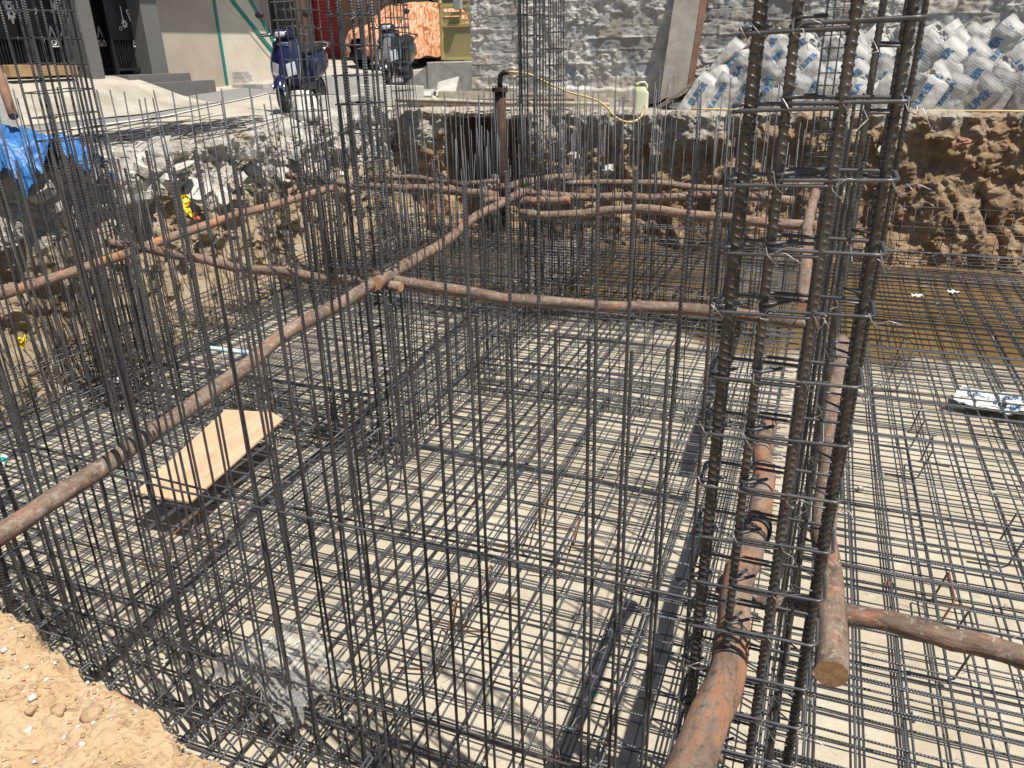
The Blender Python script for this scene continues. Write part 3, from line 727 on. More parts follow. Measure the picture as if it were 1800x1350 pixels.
for x in (60, 82, 103, 143, 155, 177, 197, 213, 233, 247, 267, 277, 290, 312, 323, 353, 363, 383, 403, 413, 443, 457, 487, 500, 537, 553, 580, 603, 630, 658, 685, 717, 742, 777, 800, 835, 853, 893, 913, 962, 977, 1027, 1045, 1090, 1103, 1155, 1168, 1229):
    sh = x in shorts or (x < 700 and R.random() < .22)
    bb = 1.95 if R.random() < .6 or x > 1000 else 2.10
    p = atB(x, 900, bb)
    if x < 720 and R.random() < .38:
        p2 = atB(x+R.uniform(6, 16), 900, 4.05-bb); upright(R.choice(tall), p2.x, 4.05-bb, 'tall ribbed bar in the near row of uprights along the dirt bank', G1+', tall ones', .013, R.uniform(.97, 1.01))
    upright(R.choice(short if sh else tall), p.x, bb, 'shorter ribbed bar ending below the log line in the near row of uprights' if sh else 'tall ribbed bar in the near row of uprights along the dirt bank', G1+(', short ones' if sh else ', tall ones'), .007, R.uniform(.985, 1.01))
# horizontals tied across the near row
for zz, bb, lab in ((1.47, 1.935, 'long horizontal bar tied across the near row of uprights, the higher one'), (1.36, 2.115, 'long horizontal bar tied across the near row of uprights, the lower one'), (.62, 1.94, 'lowest long bar tied across the near uprights by the plastic sheet')):
    o = obj('horizontal_rebar', MB().tube([(-3.3, bb, zz+.03), (-2.2, bb, zz-.01), (-1.2, bb, zz), (-.12, bb, zz+.006), (.0, bb, zz)], .0048, 6).mesh('horizontal_rebar', M['bar_near'])); tag(o, lab, 'rebar')
thin27 = [plain(2.72, .0052, 6, 5, .008, 0, k).mesh('thin_bar', M['bar']) for k in range(3)]
thin24 = [plain(2.38, .0052, 6, 5, .008, 0, k+5).mesh('thin_bar', M['bar']) for k in range(3)]
thin18 = [plain(1.85, .0052, 6, 4, .008, 0, k+8).mesh('thin_bar', M['bar']) for k in range(3)]
thick22 = [ribbed(2.3, .008, .017, 6, 1.2).mesh('starter_bar', M['bar']) for k in range(2)]
x = -6.55
while x < -3.05:      # row across the left bay: pairs, tall thin ones spliced to thick starters
    for dx, bb in ((0, 4.62), (.03, 4.84)):
        upright(R.choice(thin27), x+dx+R.uniform(-.02, .02), bb+R.uniform(-.03, .03), 'tall thin bar in the second row of uprights, across the left bay', 'thin uprights across the left bay', .012, R.uniform(.98, 1.03))
    if R.random() < .6: upright(R.choice(thick22), x+R.uniform(.02, .1), R.choice((4.6, 4.86)), 'thick ribbed starter bar between the thin uprights of the left bay', 'thick starters across the left bay', .012, R.uniform(.9, 1.05))
    x += .2
x = -2.65
while x < -.1:        # row across the middle bay
    for dx, bb in ((0, 6.15), (.035, 6.36)):
        upright(R.choice(thin27), x+dx, bb+R.uniform(-.02, .02), 'thin bar in the paired row across the middle bay', 'paired thin uprights across the middle bay', .009, R.uniform(.95, 1.03))
    x += .29
y = 5.1
while y < 11.8:       # row running away along the inner column line
    for da in (-3.02, -2.84):
        if R.random() < .88: upright(R.choice(thin24 if y > 8 else thin27), da+R.uniform(-.02, .02), y+R.uniform(-.03, .03), 'thin bar in the long row running away between the inner column cages', 'thin uprights along the inner column line', .010, R.uniform(.8, 1.02))
    y += .27
x = -2.7
while x < -.15:       # row beside the middle back cage
    for bb in (8.45, 8.62):
        if R.random() < .9: upright(R.choice(thin24+thin27), x+R.uniform(-.04, .04), bb, 'thin bar standing behind the two back cross poles', 'thin uprights behind the back cross poles', .012, R.uniform(.9, 1.03))
    x += .21
x = -6.3
while x < -3.0:       # far rows before the hollow
    for bb in (11.2, 11.45):
        if R.random() < .85: upright(R.choice(thin18+thin24), x+R.uniform(-.05, .05), bb+R.uniform(-.05, .05), 'thin far bar standing before the dark hollow in the pit wall', 'thin far uprights before the hollow', .02, R.uniform(.85, 1.08))
    x += .19
y = 2.6
while y < 11.0:       # along the left pit wall
    for da in (-6.55, -6.32):
        if R.random() < .85: upright(R.choice(thin18 if R.random() < .7 else thin24), da+R.uniform(-.03, .03), y+R.uniform(-.06, .06), 'thin bar standing along the rubble of the left pit wall', 'thin uprights along the left pit wall', .016, R.uniform(.8, 1.05))
    y += .30
for y_ in [5.0+.12*k for k in range(58)]:      # more of the crowd along the inner line and the back of the left bay
    if R.random() < .8: upright(R.choice(thin24), R.choice((-3.05, -2.8, -2.93))+R.uniform(-.05, .05), y_, 'thin bar in the long row running away between the inner column cages', 'thin uprights along the inner column line', .014, R.uniform(.7, 1.05))
for k in range(64): upright(R.choice(thin18+thin24), R.uniform(-6.4, -3.3), R.choice((8.25, 8.5, 11.3, 11.55)), 'thin far bar standing before the dark hollow in the pit wall', 'thin far uprights before the hollow', .02, R.uniform(.8, 1.08))
for k in range(26): upright(R.choice(thin24+thin18), R.choice((-6.6, -6.4, -6.15))+R.uniform(-.04, .04), R.uniform(3, 11.2), 'thin bar standing along the rubble of the left pit wall', 'thin uprights along the left pit wall', .02, R.uniform(.75, 1.05))
for k in range(40): upright(R.choice(thin24+thin27), R.uniform(-2.7, -.2), R.choice((8.4, 8.6, 8.7)), 'thin bar standing behind the two back cross poles', 'thin uprights behind the back cross poles', .014, R.uniform(.8, 1.03))
LB = {'thin uprights along the inner column line': 'further thin bars crowding the long row along the inner column line', 'thin far uprights before the hollow': 'further thin bars crowding the back of the left bay', 'thin uprights along the left pit wall': 'further thin bars crowding the foot of the left rubble wall', 'thin uprights behind the back cross poles': 'further thin bars crowding behind the back cross poles'}
for g_, (lab, mb_) in OVER.items():
    tag(mb_.build('upright_bars', M['bar']), LB.get(g_, 'further thin bars standing in the pit'), 'rebar', kind='stuff')
far = MB(); x = -2.9
while x < 4.6:        # the thin wires of starter bars in front of the far wall
    h = R.uniform(.85, 1.05) if x > .3 else R.uniform(1.3, 2.3); xx = x+R.uniform(-.03, .03)
    far.tube([(xx, 12.1, .1), (xx+R.uniform(-.03, .03), 12.13, h)], .0048, 5); x += .165
for h in (.62, .9): far.tube([(-2.9, 12.11, h), (.8, 12.13, h+.02), (4.6, 12.11, h)], .004, 5)
tag(far.build('starter_bars', M['bar']), 'thin starter bars lined up in front of the brown far wall', 'rebar', kind='stuff')
# bundle: wall bars running away from the near cage
bme = [ribbed(2.8, .0058, .012, 8, 1.25, .5).mesh('wall_bar', M['bar_near']) for k in range(2)]
cage('slim cage of four bars standing directly behind the huge near cage', .12, 2.14, .055, .10, 2, 2, .0062, 3.9, .15, .0032, rib=.014, bar_mat='bar_dark')
t = thing('wall_cage', (.085, 2.42, .02), 'narrow cage of bunched dark bars running away behind the huge near cage', 'rebar cage')
for k in range(11):
    for dx in (-.03, .03):
        o = obj('vertical_bar', R.choice(bme), t); o.location = (dx+R.uniform(-.01, .01), k*.22+R.uniform(-.03, .03), 0); o.rotation_euler = (R.gauss(0, .006), R.gauss(0, .006), R.uniform(0, 6)); o.scale = (1, 1, R.uniform(.9, 1.02))
ws = MB()
for k in range(8): ws.tube([(.04, -.02, .3+k*.3), (.04, 1.2, .31+k*.3), (.04, 2.25, .3+k*.3)], .004, 5)
ws.build('distribution_bar', M['tie'], t)

# footing beam cages lying along the mats
def beam(label, p, q, wid, hgt, z0=.06):
    p, q = Vector(p), Vector(q); L = (q-p).length; d = q-p
    t = thing('beam_cage', (p.x, p.y, z0), label, 'beam cage', 'beam cages lying on the pit floor', rz=atan2(d.y, d.x))
    lm = MB().tube([(0, 0, 0), (L*.5, .01, .006), (L, 0, 0)], .007, 6).mesh('longitudinal_bar', M['matbar'])
    for y in (-wid/2, 0, wid/2):
        for z in (0, hgt):
            o = obj('longitudinal_bar', lm, t); o.location = (0, y, z)
    for y in (-wid/2, wid/2):
        o = obj('longitudinal_bar', lm, t); o.location = (0, y, hgt*.5)
    a, b = wid/2+.012, hgt+.012
    sm = MB().tube([(0, -a, -.012), (0, a, -.012), (0, a, b), (.01, -a, b), (.01, -a, -.012), (.012, -a+.06, .03)], .004, 5).mesh('stirrup', M['tie'])
    x = .1
    while x < L:
        o = obj('stirrup', sm, t); o.location = (x, 0, 0); o.rotation_euler = (0, R.uniform(-.05, .05), R.uniform(-.03, .03)); x += .18*R.uniform(.9, 1.1)
    return t
beam('beam cage along the foot of the left pit wall', (-6.25, 2.4), (-6.25, 11.6), .26, .48)
beam('beam cage across the left bay between two column cages', (-6.0, 4.75), (-3.1, 4.75), .26, .42)
beam('beam cage running away along the inner column line', (-2.93, 2.3), (-2.93, 11.6), .24, .38)
beam('beam cage across the middle bay at the back, below the cross poles', (-2.9, 8.5), (-.1, 8.5), .26, .42)
beam('beam cage across the middle bay under the paired uprights', (-2.8, 6.26), (-.05, 6.26), .26, .22)
beam('beam cage across the left bay below the dark back cross pole', (-6.1, 8.4), (-3.1, 8.4), .26, .42)
beam('beam cage at the foot of the far wall', (-6.3, 11.7), (-.1, 11.8), .26, .45)

# ------------------------------------------------------------------ timber poles
def pole(label, p, q, r0, r1, bend=.03, mat='bark', seed=1, kink=None, wraps=()):
    p, q = Vector(p), Vector(q); L = (q-p).length; rr = random.Random(seed)
    n = 26; pts = []; rs = []
    for i in range(n+1):
        f = i/n; s = bend*sin(f*pi*1.0+rr.uniform(-.05, .05))
        pts.append(Vector((s+.012*nz((f*5, seed, 0), 1, 3, seed)*2, .7*bend*sin(f*pi*2.3+seed)+.012*nz((f*5, 0, seed), 1, 3, seed)*2, L*f)))
        rs.append((r0+(r1-r0)*f)*(1+.09*nz((f*8, seed*2, 1), 1, 3, seed)))
    t = thing('timber_pole', p, label, 'wooden pole', 'round timber poles bracing the bars')
    m = MB(); m.tube(pts, rs, 14, True, capmi=1, wob=.10)
    o = m.build('trunk', [M[mat], M['cutwood']], t)
    t.rotation_euler = zrot(q-p)
    for k in range(int(L*2.2)):
        f = rr.uniform(.05, .95); i = int(f*n); a = rr.uniform(0, 2*pi); c = pts[i]
        MB().tube([c, c+Vector((cos(a), sin(a), .25))*(rs[i]+rr.uniform(.004, .012))], [rs[i]*.45, rs[i]*rr.uniform(.12, .22)], 7).build('knot', M[mat], t)
    for f, dark in wraps:
        w_ = MB(); i = int(f*n)
        for k in range(5 if dark else 4):
            c = pts[i]+Vector((0, 0, (k-2)*(.011 if dark else .006))); rad = rs[i]*1.09
            w_.tube([c+Vector((cos(a)*rad, sin(a)*rad, .012*sin(a+k))) for a in [2*pi*j/14 for j in range(14)]], .0055 if dark else .002, 5, False, True)
        w_.build('binding', M['black_wire'] if dark else M['wire'], t)
    return t
pole('long grey and orange pole rising from the lower left edge to the middle column cage', (-2.36, .45, 1.5), (-2.87, 4.68, 1.5), .034, .044, .035, 'bark', 2)
pole('pale pole running away from the middle column cage to the ribbed back cage', (-2.80, 4.55, 1.53), (-3.12, 8.9, 1.53), .046, .042, .05, 'bark', 3)
pole('brown cross pole from the middle column cage toward the huge near cage', (-2.98, 4.82, 1.47), (.10, 4.62, 1.5), .042, .037, -.03, 'bark', 5)
pole('dark cross pole of the left bay meeting the middle column cage', (-5.78, 4.98, 1.5), (-2.7, 4.70, 1.44), .040, .038, .03, 'bark', 7)
pole('reddish pole running away along the left bay before the rubble wall', (-5.2, 2.2, 1.5), (-5.62, 8.35, 1.5), .038, .044, .03, 'bark_peeled', 9)
pole('back cross pole of the left bay in front of the white rubble', (-6.62, 8.79, 1.52), (-3.38, 8.22, 1.5), .046, .05, -.03, 'bark', 11)
pole('thin dark cross pole farther back, left of the rusty pipe', (-5.25, 9.15, 1.5), (-3.7, 9.1, 1.5), .034, .034, .02, 'bark', 13)
pole('wavy cross pole ending behind the near cage, middle one of the back three', (-3.2, 8.36, 1.52), (-.2, 8.75, 1.5), .044, .05, .05, 'bark', 15)
pole('lowest of the three back cross poles', (-2.82, 7.5, 1.5), (.05, 7.68, 1.5), .044, .05, .06, 'bark', 17)
pole('topmost and thinnest of the three back cross poles', (-2.85, 9.15, 1.5), (.2, 9.6, 1.55), .036, .042, .05, 'bark', 19)
pole('short stub pole with a fresh cut end beside the ribbed back cage', (-3.5, 8.15, 1.46), (-2.55, 8.35, 1.46), .044, .044, .01, 'bark_peeled', 21)
pole('short pale pole leaning behind the ribbed back cage', (-3.75, 8.6, 1.5), (-2.95, 9.75, 1.53), .05, .045, .01, 'bark', 22)
pole('banded pale pole running away at the right, in line behind the near cage', (.02, 4.95, 1.5), (0.0, 9.5, 1.5), .045, .05, .03, 'bark', 23)
pole('thick orange barked pole nearest to us, rising from the bottom edge', atD(1195, 1420, 1.42), atD(1352, 735, 3.55), .047, .034, -.035, 'bark_peeled', 25, wraps=((.52, True),))
pole('grey barked pole with a sawn end, close behind the near cage', atD(1456, 1185, 2.08), atD(1478, 600, 4.3), .043, .045, .02, 'bark', 27)
pole('dark smooth pole crossing the right bay under the sawn pole', atD(1265, 1022, 2.72), atD(1990, 1208, 2.2), .033, .037, .008, 'bark', 29)

# ================================================================== the street behind
def crumple(nu, nv, fn, name, mat, parent=None, smooth=True):
    return MB().grid(nu, nv, fn).build(name, mat, parent, smooth)
def strip_on_ground(name, near, far, mat, off, kind='structure', nx=90, ny=10):
    def pl(l, t):
        q = t*(len(l)-1); i = min(int(q), len(l)-2); return l[i].lerp(l[i+1], q-i)
    n_ = [atG(*p) for p in near]; f_ = [atG(*p) for p in far]
    def fn(u, v):
        p = pl(n_, u).lerp(pl(f_, u), v); return (p.x, p.y, zs(p.x, p.y)+.010*nz((p.x, p.y, 0), .8, 4)+off)
    return tag(MB().grid(nx, ny, fn, flip=True).build(name, mat), kind=kind)
road_near = [(-120, 292), (0, 262), (130, 229), (330, 197), (470, 166), (545, 164), (640, 172), (720, 168), (776, 152)]
road_far = [(-120, 262), (0, 240), (60, 219), (280, 175), (460, 152), (520, 140), (600, 131), (680, 127), (776, 124)]
strip_on_ground('road', road_near, road_far, M['asphalt'], .012)
strip_on_ground('road_line', [(-100, 288), (0, 262.5), (130, 229.5), (330, 197.2), (470, 166.2)], [(-100, 284), (0, 258.5), (130, 226.2), (330, 195.3), (470, 165)], M['paint_white'], .016, ny=2)
strip_on_ground('damp_patch', [(120, 206), (180, 198), (240, 189), (268, 184)], [(118, 203), (180, 189), (240, 182), (268, 182)], M['wet'], .017, ny=4)

FA = -11.5
def fq(x, y, a=FA): p = atA(x, y, a); return p.y, p.z
# ---- beige house with the stair and the two black gates
house = thing('house', (FA, 11, 2.4), 'beige house with black gates, granite pillars and a teal edged outside stair', 'house')
def hp(name, mb, mats, parent=house, smooth=False, bevel=0):
    o = mb.build(name, mats, parent, smooth, bevel); o.location = -house.location if parent == house else (0, 0, 0); return o
b_l, _ = fq(283, 60); b_c, _ = fq(388, 80); b_e, z_e = fq(484, 140)
m = MB(); m.box((FA-.25, (b_l+b_c)/2, 4.6), (.5, b_c-b_l, 4.9)); hp('wall', m, M['plaster'])
s0, s1 = fq(405, 0), fq(485, 100); s2, s3 = fq(437, 0), fq(491, 95)
def ext(p, q, k): return (p[0]+(p[0]-q[0])*k, p[1]+(p[1]-q[1])*k)
t0, t2 = ext(s0, s1, .9), ext(s2, s3, .9)
m = MB(); tzc = s1[1]+(s0[1]-s1[1])*(b_c-s1[0])/(s0[0]-s1[0]); m.prism([(b_c, 2.2), (s1[0], 2.2), s1, (b_c, tzc)], 0, FA-.5, FA+.004); hp('stair_wall', m, M['plaster_sunlit'])
m = MB(); m.prism([t0, s1, (s3[0]+.05, s3[1]), t2], 0, FA-.5, FA+.03); m.prism([(t0[0]-.25, t0[1]-.02), (s1[0]-.25, s1[1]), s1, t0], 0, FA-.5, FA+.02); hp('stair_parapet', m, M['plaster_sunlit'])
def bandp(p, q, w_, a0, a1):
    d = Vector((q[0]-p[0], q[1]-p[1])).normalized(); n_ = Vector((-d.y, d.x))*w_/2
    return MB().prism([(p[0]+n_.x, p[1]+n_.y), (p[0]-n_.x, p[1]-n_.y), (q[0]-n_.x, q[1]-n_.y), (q[0]+n_.x, q[1]+n_.y)], 0, a0, a1)
for p, q in ((t0, s1), (t2, s3)): hp('stair_trim', bandp(p, q, .085, FA-.4, FA+.045), M['teal'])
m = MB(); m.prism([(b_c-.035, 2.3), (b_c+.035, 2.3), (b_c+.035, 6.5), (b_c-.035, 6.5)], 0, FA-.3, FA+.018); hp('corner_trim', m, M['teal'])
hp('upper_floor', MB().box((FA+.05, 8.6, 6.2), (2.3, 12.0, .3)), M['plaster'])
# granite pillars
pb0, pb1 = fq(160, 132, FA+.32)[0], fq(184, 130, FA+.32)[0]
hp('pillar', MB().box((FA+.05, (pb0+pb1)/2, 4.3), (.55, pb1-pb0, 4.4)), M['granite'], bevel=.01)
jb0, jb1 = fq(268, 128, FA+.2)[0], fq(297, 128, FA+.2)[0]; None
hp('pillar', MB().box((FA-.02, (jb0+jb1)/2, 4.3), (.45, jb1-jb0-.004, 4.4)), M['granite'], bevel=.01)
hp('gate_shade_panel', MB().box((FA-.62, 8.0, 4.2), (.1, 9.0, 4.6)), M['recess_shade'])  # near-black panel standing in for the unlit interior behind the gates
hp('lintel', MB().box((FA-.2, (4+jb0)/2, 5.7), (.5, jb0-4, .8)), M['granite'])
def gate_leaf(b0, b1, a, name='gate', orn=()):
    z0 = 2.80; g = hp(name, MB().box((a, (b0+b1)/2, z0+1.55), (.03, b1-b0, 2.0)), M['black_metal'])
    fr = MB()
    for bb in (b0+.02, b1-.02): fr.box((a+.01, bb, z0+1.25), (.06, .045, 2.6))
    for zz in (z0+.06, z0+.56, z0+2.5): fr.box((a+.01, (b0+b1)/2, zz), (.055, b1-b0-.06, .045))
    fr.build('frame', M['black_metal'], g, False)
    sl = MB(); n_ = int((b1-b0)/.055)
    for k in range(n_): sl.box((a, b0+.05+(b1-b0-.1)*k/(n_-1), z0+.31), (.02, .018, .46))
    sl.build('grille', M['meter_grey'] if False else M['black_metal'], g, False)
    def rhomb(bc, zc, w_, h_):
        MB().prism([(bc, zc-h_), (bc+w_, zc), (bc, zc+h_), (bc-w_, zc)], 0, a+.018, a+.024).build('diamond', M['ornament'], g, False)
    def tri(bc, zc, up):
        k = 1 if up else -1; q = MB()
        for (x0, y0), (x1, y1) in (((-.09, 0), (0, .3*k)), ((.09, 0), (0, .3*k)), ((-.09, 0), (.09, 0)), ((-.05, .12*k), (.05, .12*k))):
            q.tube([(a+.022, bc+x0, zc+y0), (a+.022, bc+x1, zc+y1)], .011, 4)
        q.tube([(a+.022, bc+.04*cos(i*pi/4), zc+.06*k+.04*sin(i*pi/4)) for i in range(8)], .012, 4, False, True)
        q.build('scroll', M['ornament'], g)
    def star(bc, zc, r):
        q = MB(); pts = []
        for i in range(16): rr_ = r if i % 2 == 0 else r*.62; pts.append((bc+rr_*cos(i*pi/8), zc+rr_*sin(i*pi/8)))
        q.prism(pts, 0, a+.018, a+.024); q.build('rosette', M['ornament'], g, False)
        MB().prism([(bc+r*.3*cos(i*pi/6), zc+r*.3*sin(i*pi/6)) for i in range(12)], 0, a+.024, a+.028).build('rosette_centre', M['black_metal'], g, False)
    for kind, px, py, *r in orn:
        bc, zc = fq(px, py, a)
        if kind == 'd': rhomb(bc, zc, *r)
        elif kind == 't': tri(bc, zc, r[0])
        elif kind == 's': star(bc, zc, r[0])
        elif kind == 'h':
            MB().tube([(a+.04, bc, zc-.16), (a+.08, bc, zc-.13), (a+.08, bc, zc+.13), (a+.04, bc, zc+.16)], .012, 6).build('handle', M['steel_handle'], g)
        elif kind == 'k':
            MB().tube([(a+.04, bc+.03*cos(i*pi/4), zc+.03*sin(i*pi/4)) for i in range(8)], .007, 5, False, True).build('knocker', M['steel_handle'], g)
ga0 = FA-.1
gate_leaf(fq(203, 125, ga0)[0], fq(270, 125, ga0)[0], ga0, orn=[('d', 237, 25, .075, .14), ('d', 245, 65, .075, .14), ('s', 217, 42, .075), ('t', 227, 18, False), ('t', 242, 18, False), ('t', 240, 82, True), ('t', 253, 82, True), ('h', 208, 27), ('k', 209, 50)])
gate_leaf(fq(176, 125, ga0-.25)[0], fq(201, 125, ga0-.25)[0], ga0-.25, orn=[('t', 178, 80, True), ('h', 188, 23), ('k', 191, 51)])
gate_leaf(fq(60, 130, ga0)[0], fq(152, 130, ga0)[0], ga0, orn=[('d', 100, 12, .09, .17), ('d', 113, 63, .09, .17), ('t', 122, 2, False), ('t', 137, 82, True), ('t', 95, 82, True)])
gate_leaf(fq(-60, 138, ga0)[0], fq(58, 138, ga0)[0], ga0, orn=[('s', 18, 24, .085), ('h', 5, 15), ('t', 12, 3, False)])
# forecourt ramp, steps and the narrow wheel ramp
rb0, rb1 = 3.5, fq(188, 133)[0]
ramp = MB(); ra = -9.95
ramp.prism([(-11.75, 2.0), (-11.75, 2.76), (-11.3, 2.76), (-9.7, zs(-9.7, 9.0)+.03), (-9.7, 2.0)][::-1], 1, rb0, rb1) if False else None
def ramp_fn(u, v):
    a = -11.85+2.15*u; b = rb0+(rb1+.0-rb0)*v+ (.55*u if v > .98 else 0)
    z1 = zs(-9.7, b)+.024
    return (a, b, 2.77+(z1-2.77)*smooth01(u, .18, 1.0)+.006*nz((a, b, 0), 1.5, 3))
ramp.grid(24, 40, ramp_fn, flip=True)
nb_ = len(ramp.v); ramp.add([ramp_fn(i/23, 1) for i in range(24)]+[(ramp_fn(i/23, 1)[0], ramp_fn(i/23, 1)[1], 2.0) for i in range(24)], [(i, i+1, 25+i, 24+i) for i in range(23)])
tag(ramp.build('driveway_ramp', M['kerb']), 'worn cream concrete ramp rising from the road to the left black gate', 'ramp')
st = thing('entrance_steps', (-11, rb1, 2.4), 'grey stone steps with a narrow wheel ramp before the open gate', 'steps')
def sp(name, m, mat): o = m.build(name, mat, st, False, .008); o.location = -st.location
sb1 = b_l+.05
sp('step', MB().box((-11.35, (rb1+sb1)/2, 2.55), (.65, sb1-rb1, .45)), M['granite'])
sp('step', MB().box((-10.93, (rb1+sb1)/2+.25, 2.45), (.19, sb1-rb1+.3, .38)), M['granite'])
q0, q1 = fq(248, 131), fq(268, 131)
m = MB(); bmid = (q0[0]+q1[0])/2
m.prism([(bmid-.17, -11.3), (bmid+.17, -11.3), (bmid+.62, -10.0), (bmid+.28, -10.0)], 2, 2.2, 2.8)
for i, v in enumerate(m.v):
    if v[2] > 2.5 and v[0] > -10.5: m.v[i] = (v[0], v[1], zs(-10, v[1])+.03)
sp('wheel_ramp', m, M['kerb'])
tag(MB().box((-10.75, fq(436, 150)[0], zs(-10.75, 13.4)+.04), (.75, 1.9, .10)).build('drain_slab', M['concrete'], None, False, .01), 'low grey cover slab at the foot of the stair wall', 'slab')
o = rock('stone_block', .15, 5, M['concrete'], None, (.9, 1.5, .8), .06); me_ = o.data
o.data = MB().grid(2, 2, lambda u, v: (u, v, 0)).mesh('x', M['concrete']); o.data = me_
p = atG(421, 151); o.location = (p.x+.1, p.y, p.z+.17)
bm_ = bmesh.new(); bmesh.ops.create_cube(bm_, size=1); bmesh.ops.subdivide_edges(bm_, edges=bm_.edges, cuts=5, use_grid_fill=True)
for v in bm_.verts: v.co = Vector((v.co.x*.22, v.co.y*.40, v.co.z*.20)); v.co += Vector((nz(v.co, 7, 3, 1), nz(v.co, 7, 3, 2), nz(v.co, 7, 3, 3)))*.018
me_ = bpy.data.meshes.new('stone_block'); bm_.to_mesh(me_); bm_.free(); me_.materials.append(M['concrete']); o.data = me_; o.rotation_euler = (0, 0, .25)
tag(o, 'single rough stone block sitting beside the teal edged stair wall', 'stone block')
p = fq(8, 128, -11.2); q = fq(127, 124, -11.2)
tag(MB().box((-11.15, (p[0]+q[0])/2, (p[1]+q[1])/2+.02), (.14, q[0]-p[0], .17)).build('timber_beam', M['brown_wood'], None, False, .01), 'brown timber beam lying before the left black gate', 'beam')
tag(MB().tube([atD(24, 205, 7.6), atD(10, 165, 7.7), atD(-6, 118, 7.8)], .045, 10).build('rusty_post', M['rust_edge']), 'rusty brown post leaning at the left frame edge', 'post')
p = atD(8, 175, 8.4)
tag(MB().box((p.x-.05, p.y-.25, 2.45), (.3, .55, .9)).build('concrete_post', M['concrete'], None, False, .015), 'short concrete post behind the rusty post at the left edge', 'post')

# ---- second row of buildings closing the street
FB = 21.5
def gq(x, y): p = atB(x, y, FB); return p.x, p.z
h2 = thing('house', (-13, FB, 2.6), 'house at the end of the street with dark patterned cladding, red shutter and dotted gate', 'house')
def h2p(name, x0, x1, mat, dy, z0=2.2, z1=7.5, th=.3):
    a0, a1 = gq(x0, 60)[0], gq(x1, 60)[0]
    o = MB().box((0, 0, 0), (a1-a0, th, z1-z0)).build(name, mat, h2, False); o.location = Vector(((a0+a1)/2, FB+dy+th/2, (z0+z1)/2))-h2.location; return o, a0, a1
def face(name, x0, x1, mat, dy):
    o, a0, a1 = h2p(name, x0, x1, mat, dy)
    return o
face('cladding_wall', 440, 478, M['cladding2'], 0)
g, a0, a1 = h2p('gate', 476, 522, M['black_metal'], .12, 2.5, 5.6, .06)
dots = MB()
for zz in (3.12, 3.24, 4.05, 4.55):
    for k in range(12):
        p = Vector(((k-5.5)/12*(a1-a0)*.9, -.04, zz-4.05)); dots.box(p, (.03, .02, .03))
for k in range(9): dots.box(((k-4)*.1, -.04, .9+.3*abs(sin(k*.8))), (.04, .02, .04))
dots.build('studs', M['ornament'], g, False)
face('cladding_wall', 522, 552, M['cladding'], 0); 
g, a0, a1 = h2p('shutter', 551, 604, M['red_shutter'], .1, 2.5, 5.8, .05)
sl = MB()
for k in range(36): sl.tube([(-(a1-a0)/2, -.03, -1.6+k*.09), ((a1-a0)/2, -.03, -1.6+k*.09)], .035, 6)
sl.build('slats', M['red_shutter'], g)
face('cladding_wall', 603, 702, M['cladding'], 0)
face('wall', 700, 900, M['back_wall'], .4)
m = MB(); x_ = gq(748, 30)[0]-h2.location.x; m.tube([(x_, .36, -.3), (x_, .36, 4.6)], .045, 8); m.build('downpipe', M['black_metal'], h2)
x_ = gq(706, 10)[0]-h2.location.x; m = MB(); m.box((x_, -.15, gq(706, 10)[1]-2.6), (.22, .3, .55)); m.build('wall_box', M['black_metal'], h2, False, .02)
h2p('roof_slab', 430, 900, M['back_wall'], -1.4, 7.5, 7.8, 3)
m = thing('parked_vehicle', (0, 0, 0), 'grey vehicle mostly hidden behind the mustard gate', 'car')
C.objects.unlink(m); bpy.data.objects.remove(m)

# ---- covered car
def car_cover():
    L, Wd = 3.5, .86
    prof = [(0, .18, .70), (.10, .12, .88), (.55, .12, 1.0), (.95, .12, 1.10), (1.3, .12, 1.38), (1.55, .12, 1.52), (2.0, .14, 1.58), (2.6, .14, 1.55), (3.1, .16, 1.48), (3.35, .18, 1.36), (3.5, .22, 1.05)]
    def pr_(x):
        for (x0, l0, h0), (x1, l1, h1) in zip(prof[:-1], prof[1:]):
            if x <= x1: f = (x-x0)/(x1-x0); f = f*f*(3-2*f)*.5+f*.5; return l0+(l1-l0)*f, h0+(h1-h0)*f
        return prof[-1][1:]
    nu, nv = 70, 64
    def fn(u, v):
        x = L*u; lo, hi = pr_(x); s = (v-.5)*2
        endk = min(1, (.35+.65*sqrt(min(1, u/.10))), (.5+.5*sqrt(min(1, (1-u)/.07))))
        w_ = Wd*endk
        if abs(s) < .42: y = s/.42*w_*.80; z = hi-.05*(abs(s)/.42)**3
        else:
            q = max(0, min(1, (abs(s)-.42)/.58)); y = (w_*.80+w_*.22*(1-(1-q)**2.2))*(1 if s > 0 else -1); z = hi-.05-(hi-.05-lo-.10)*q**1.05
        q = max(0, (abs(s)-.40)/.6); f = .05*q*sin(x*11+2.5*nz((x, s, 0), 1.2, 2, 3))+.03*q*sin(x*23+s)
        y += f*(1 if s > 0 else -1); z += .02*nz((x, y, 0), 3, 3, 1)+(.03*sin(x*9) if q > .95 else 0)
        return (x-L/2+.03*sin(s*18)*max(0, 1-u*10), y, z)
    return MB().grid(nu, nv, fn)
p = atD(722, 117, 21.0)
t = thing('covered_car', (p.x, p.y, zs(p.x, p.y)), 'parked car under an orange camouflage cover in the street', 'car', rz=0)
hd = (atD(638, 118, 19.6)-atD(765, 112, 20.6)); t.rotation_euler = (0, 0, atan2(hd.y, hd.x)+pi+.25)
car_cover().build('cover', M['cover'], t)
cb = MB()
for s in (-1, 1): cb.grid(2, 2, lambda u, v: (0, 0, 0))
bd = MB().box((0, 0, .42), (3.2, 1.5, .45)); bd.build('underbody', M['plastic_black'], t, False, .05)
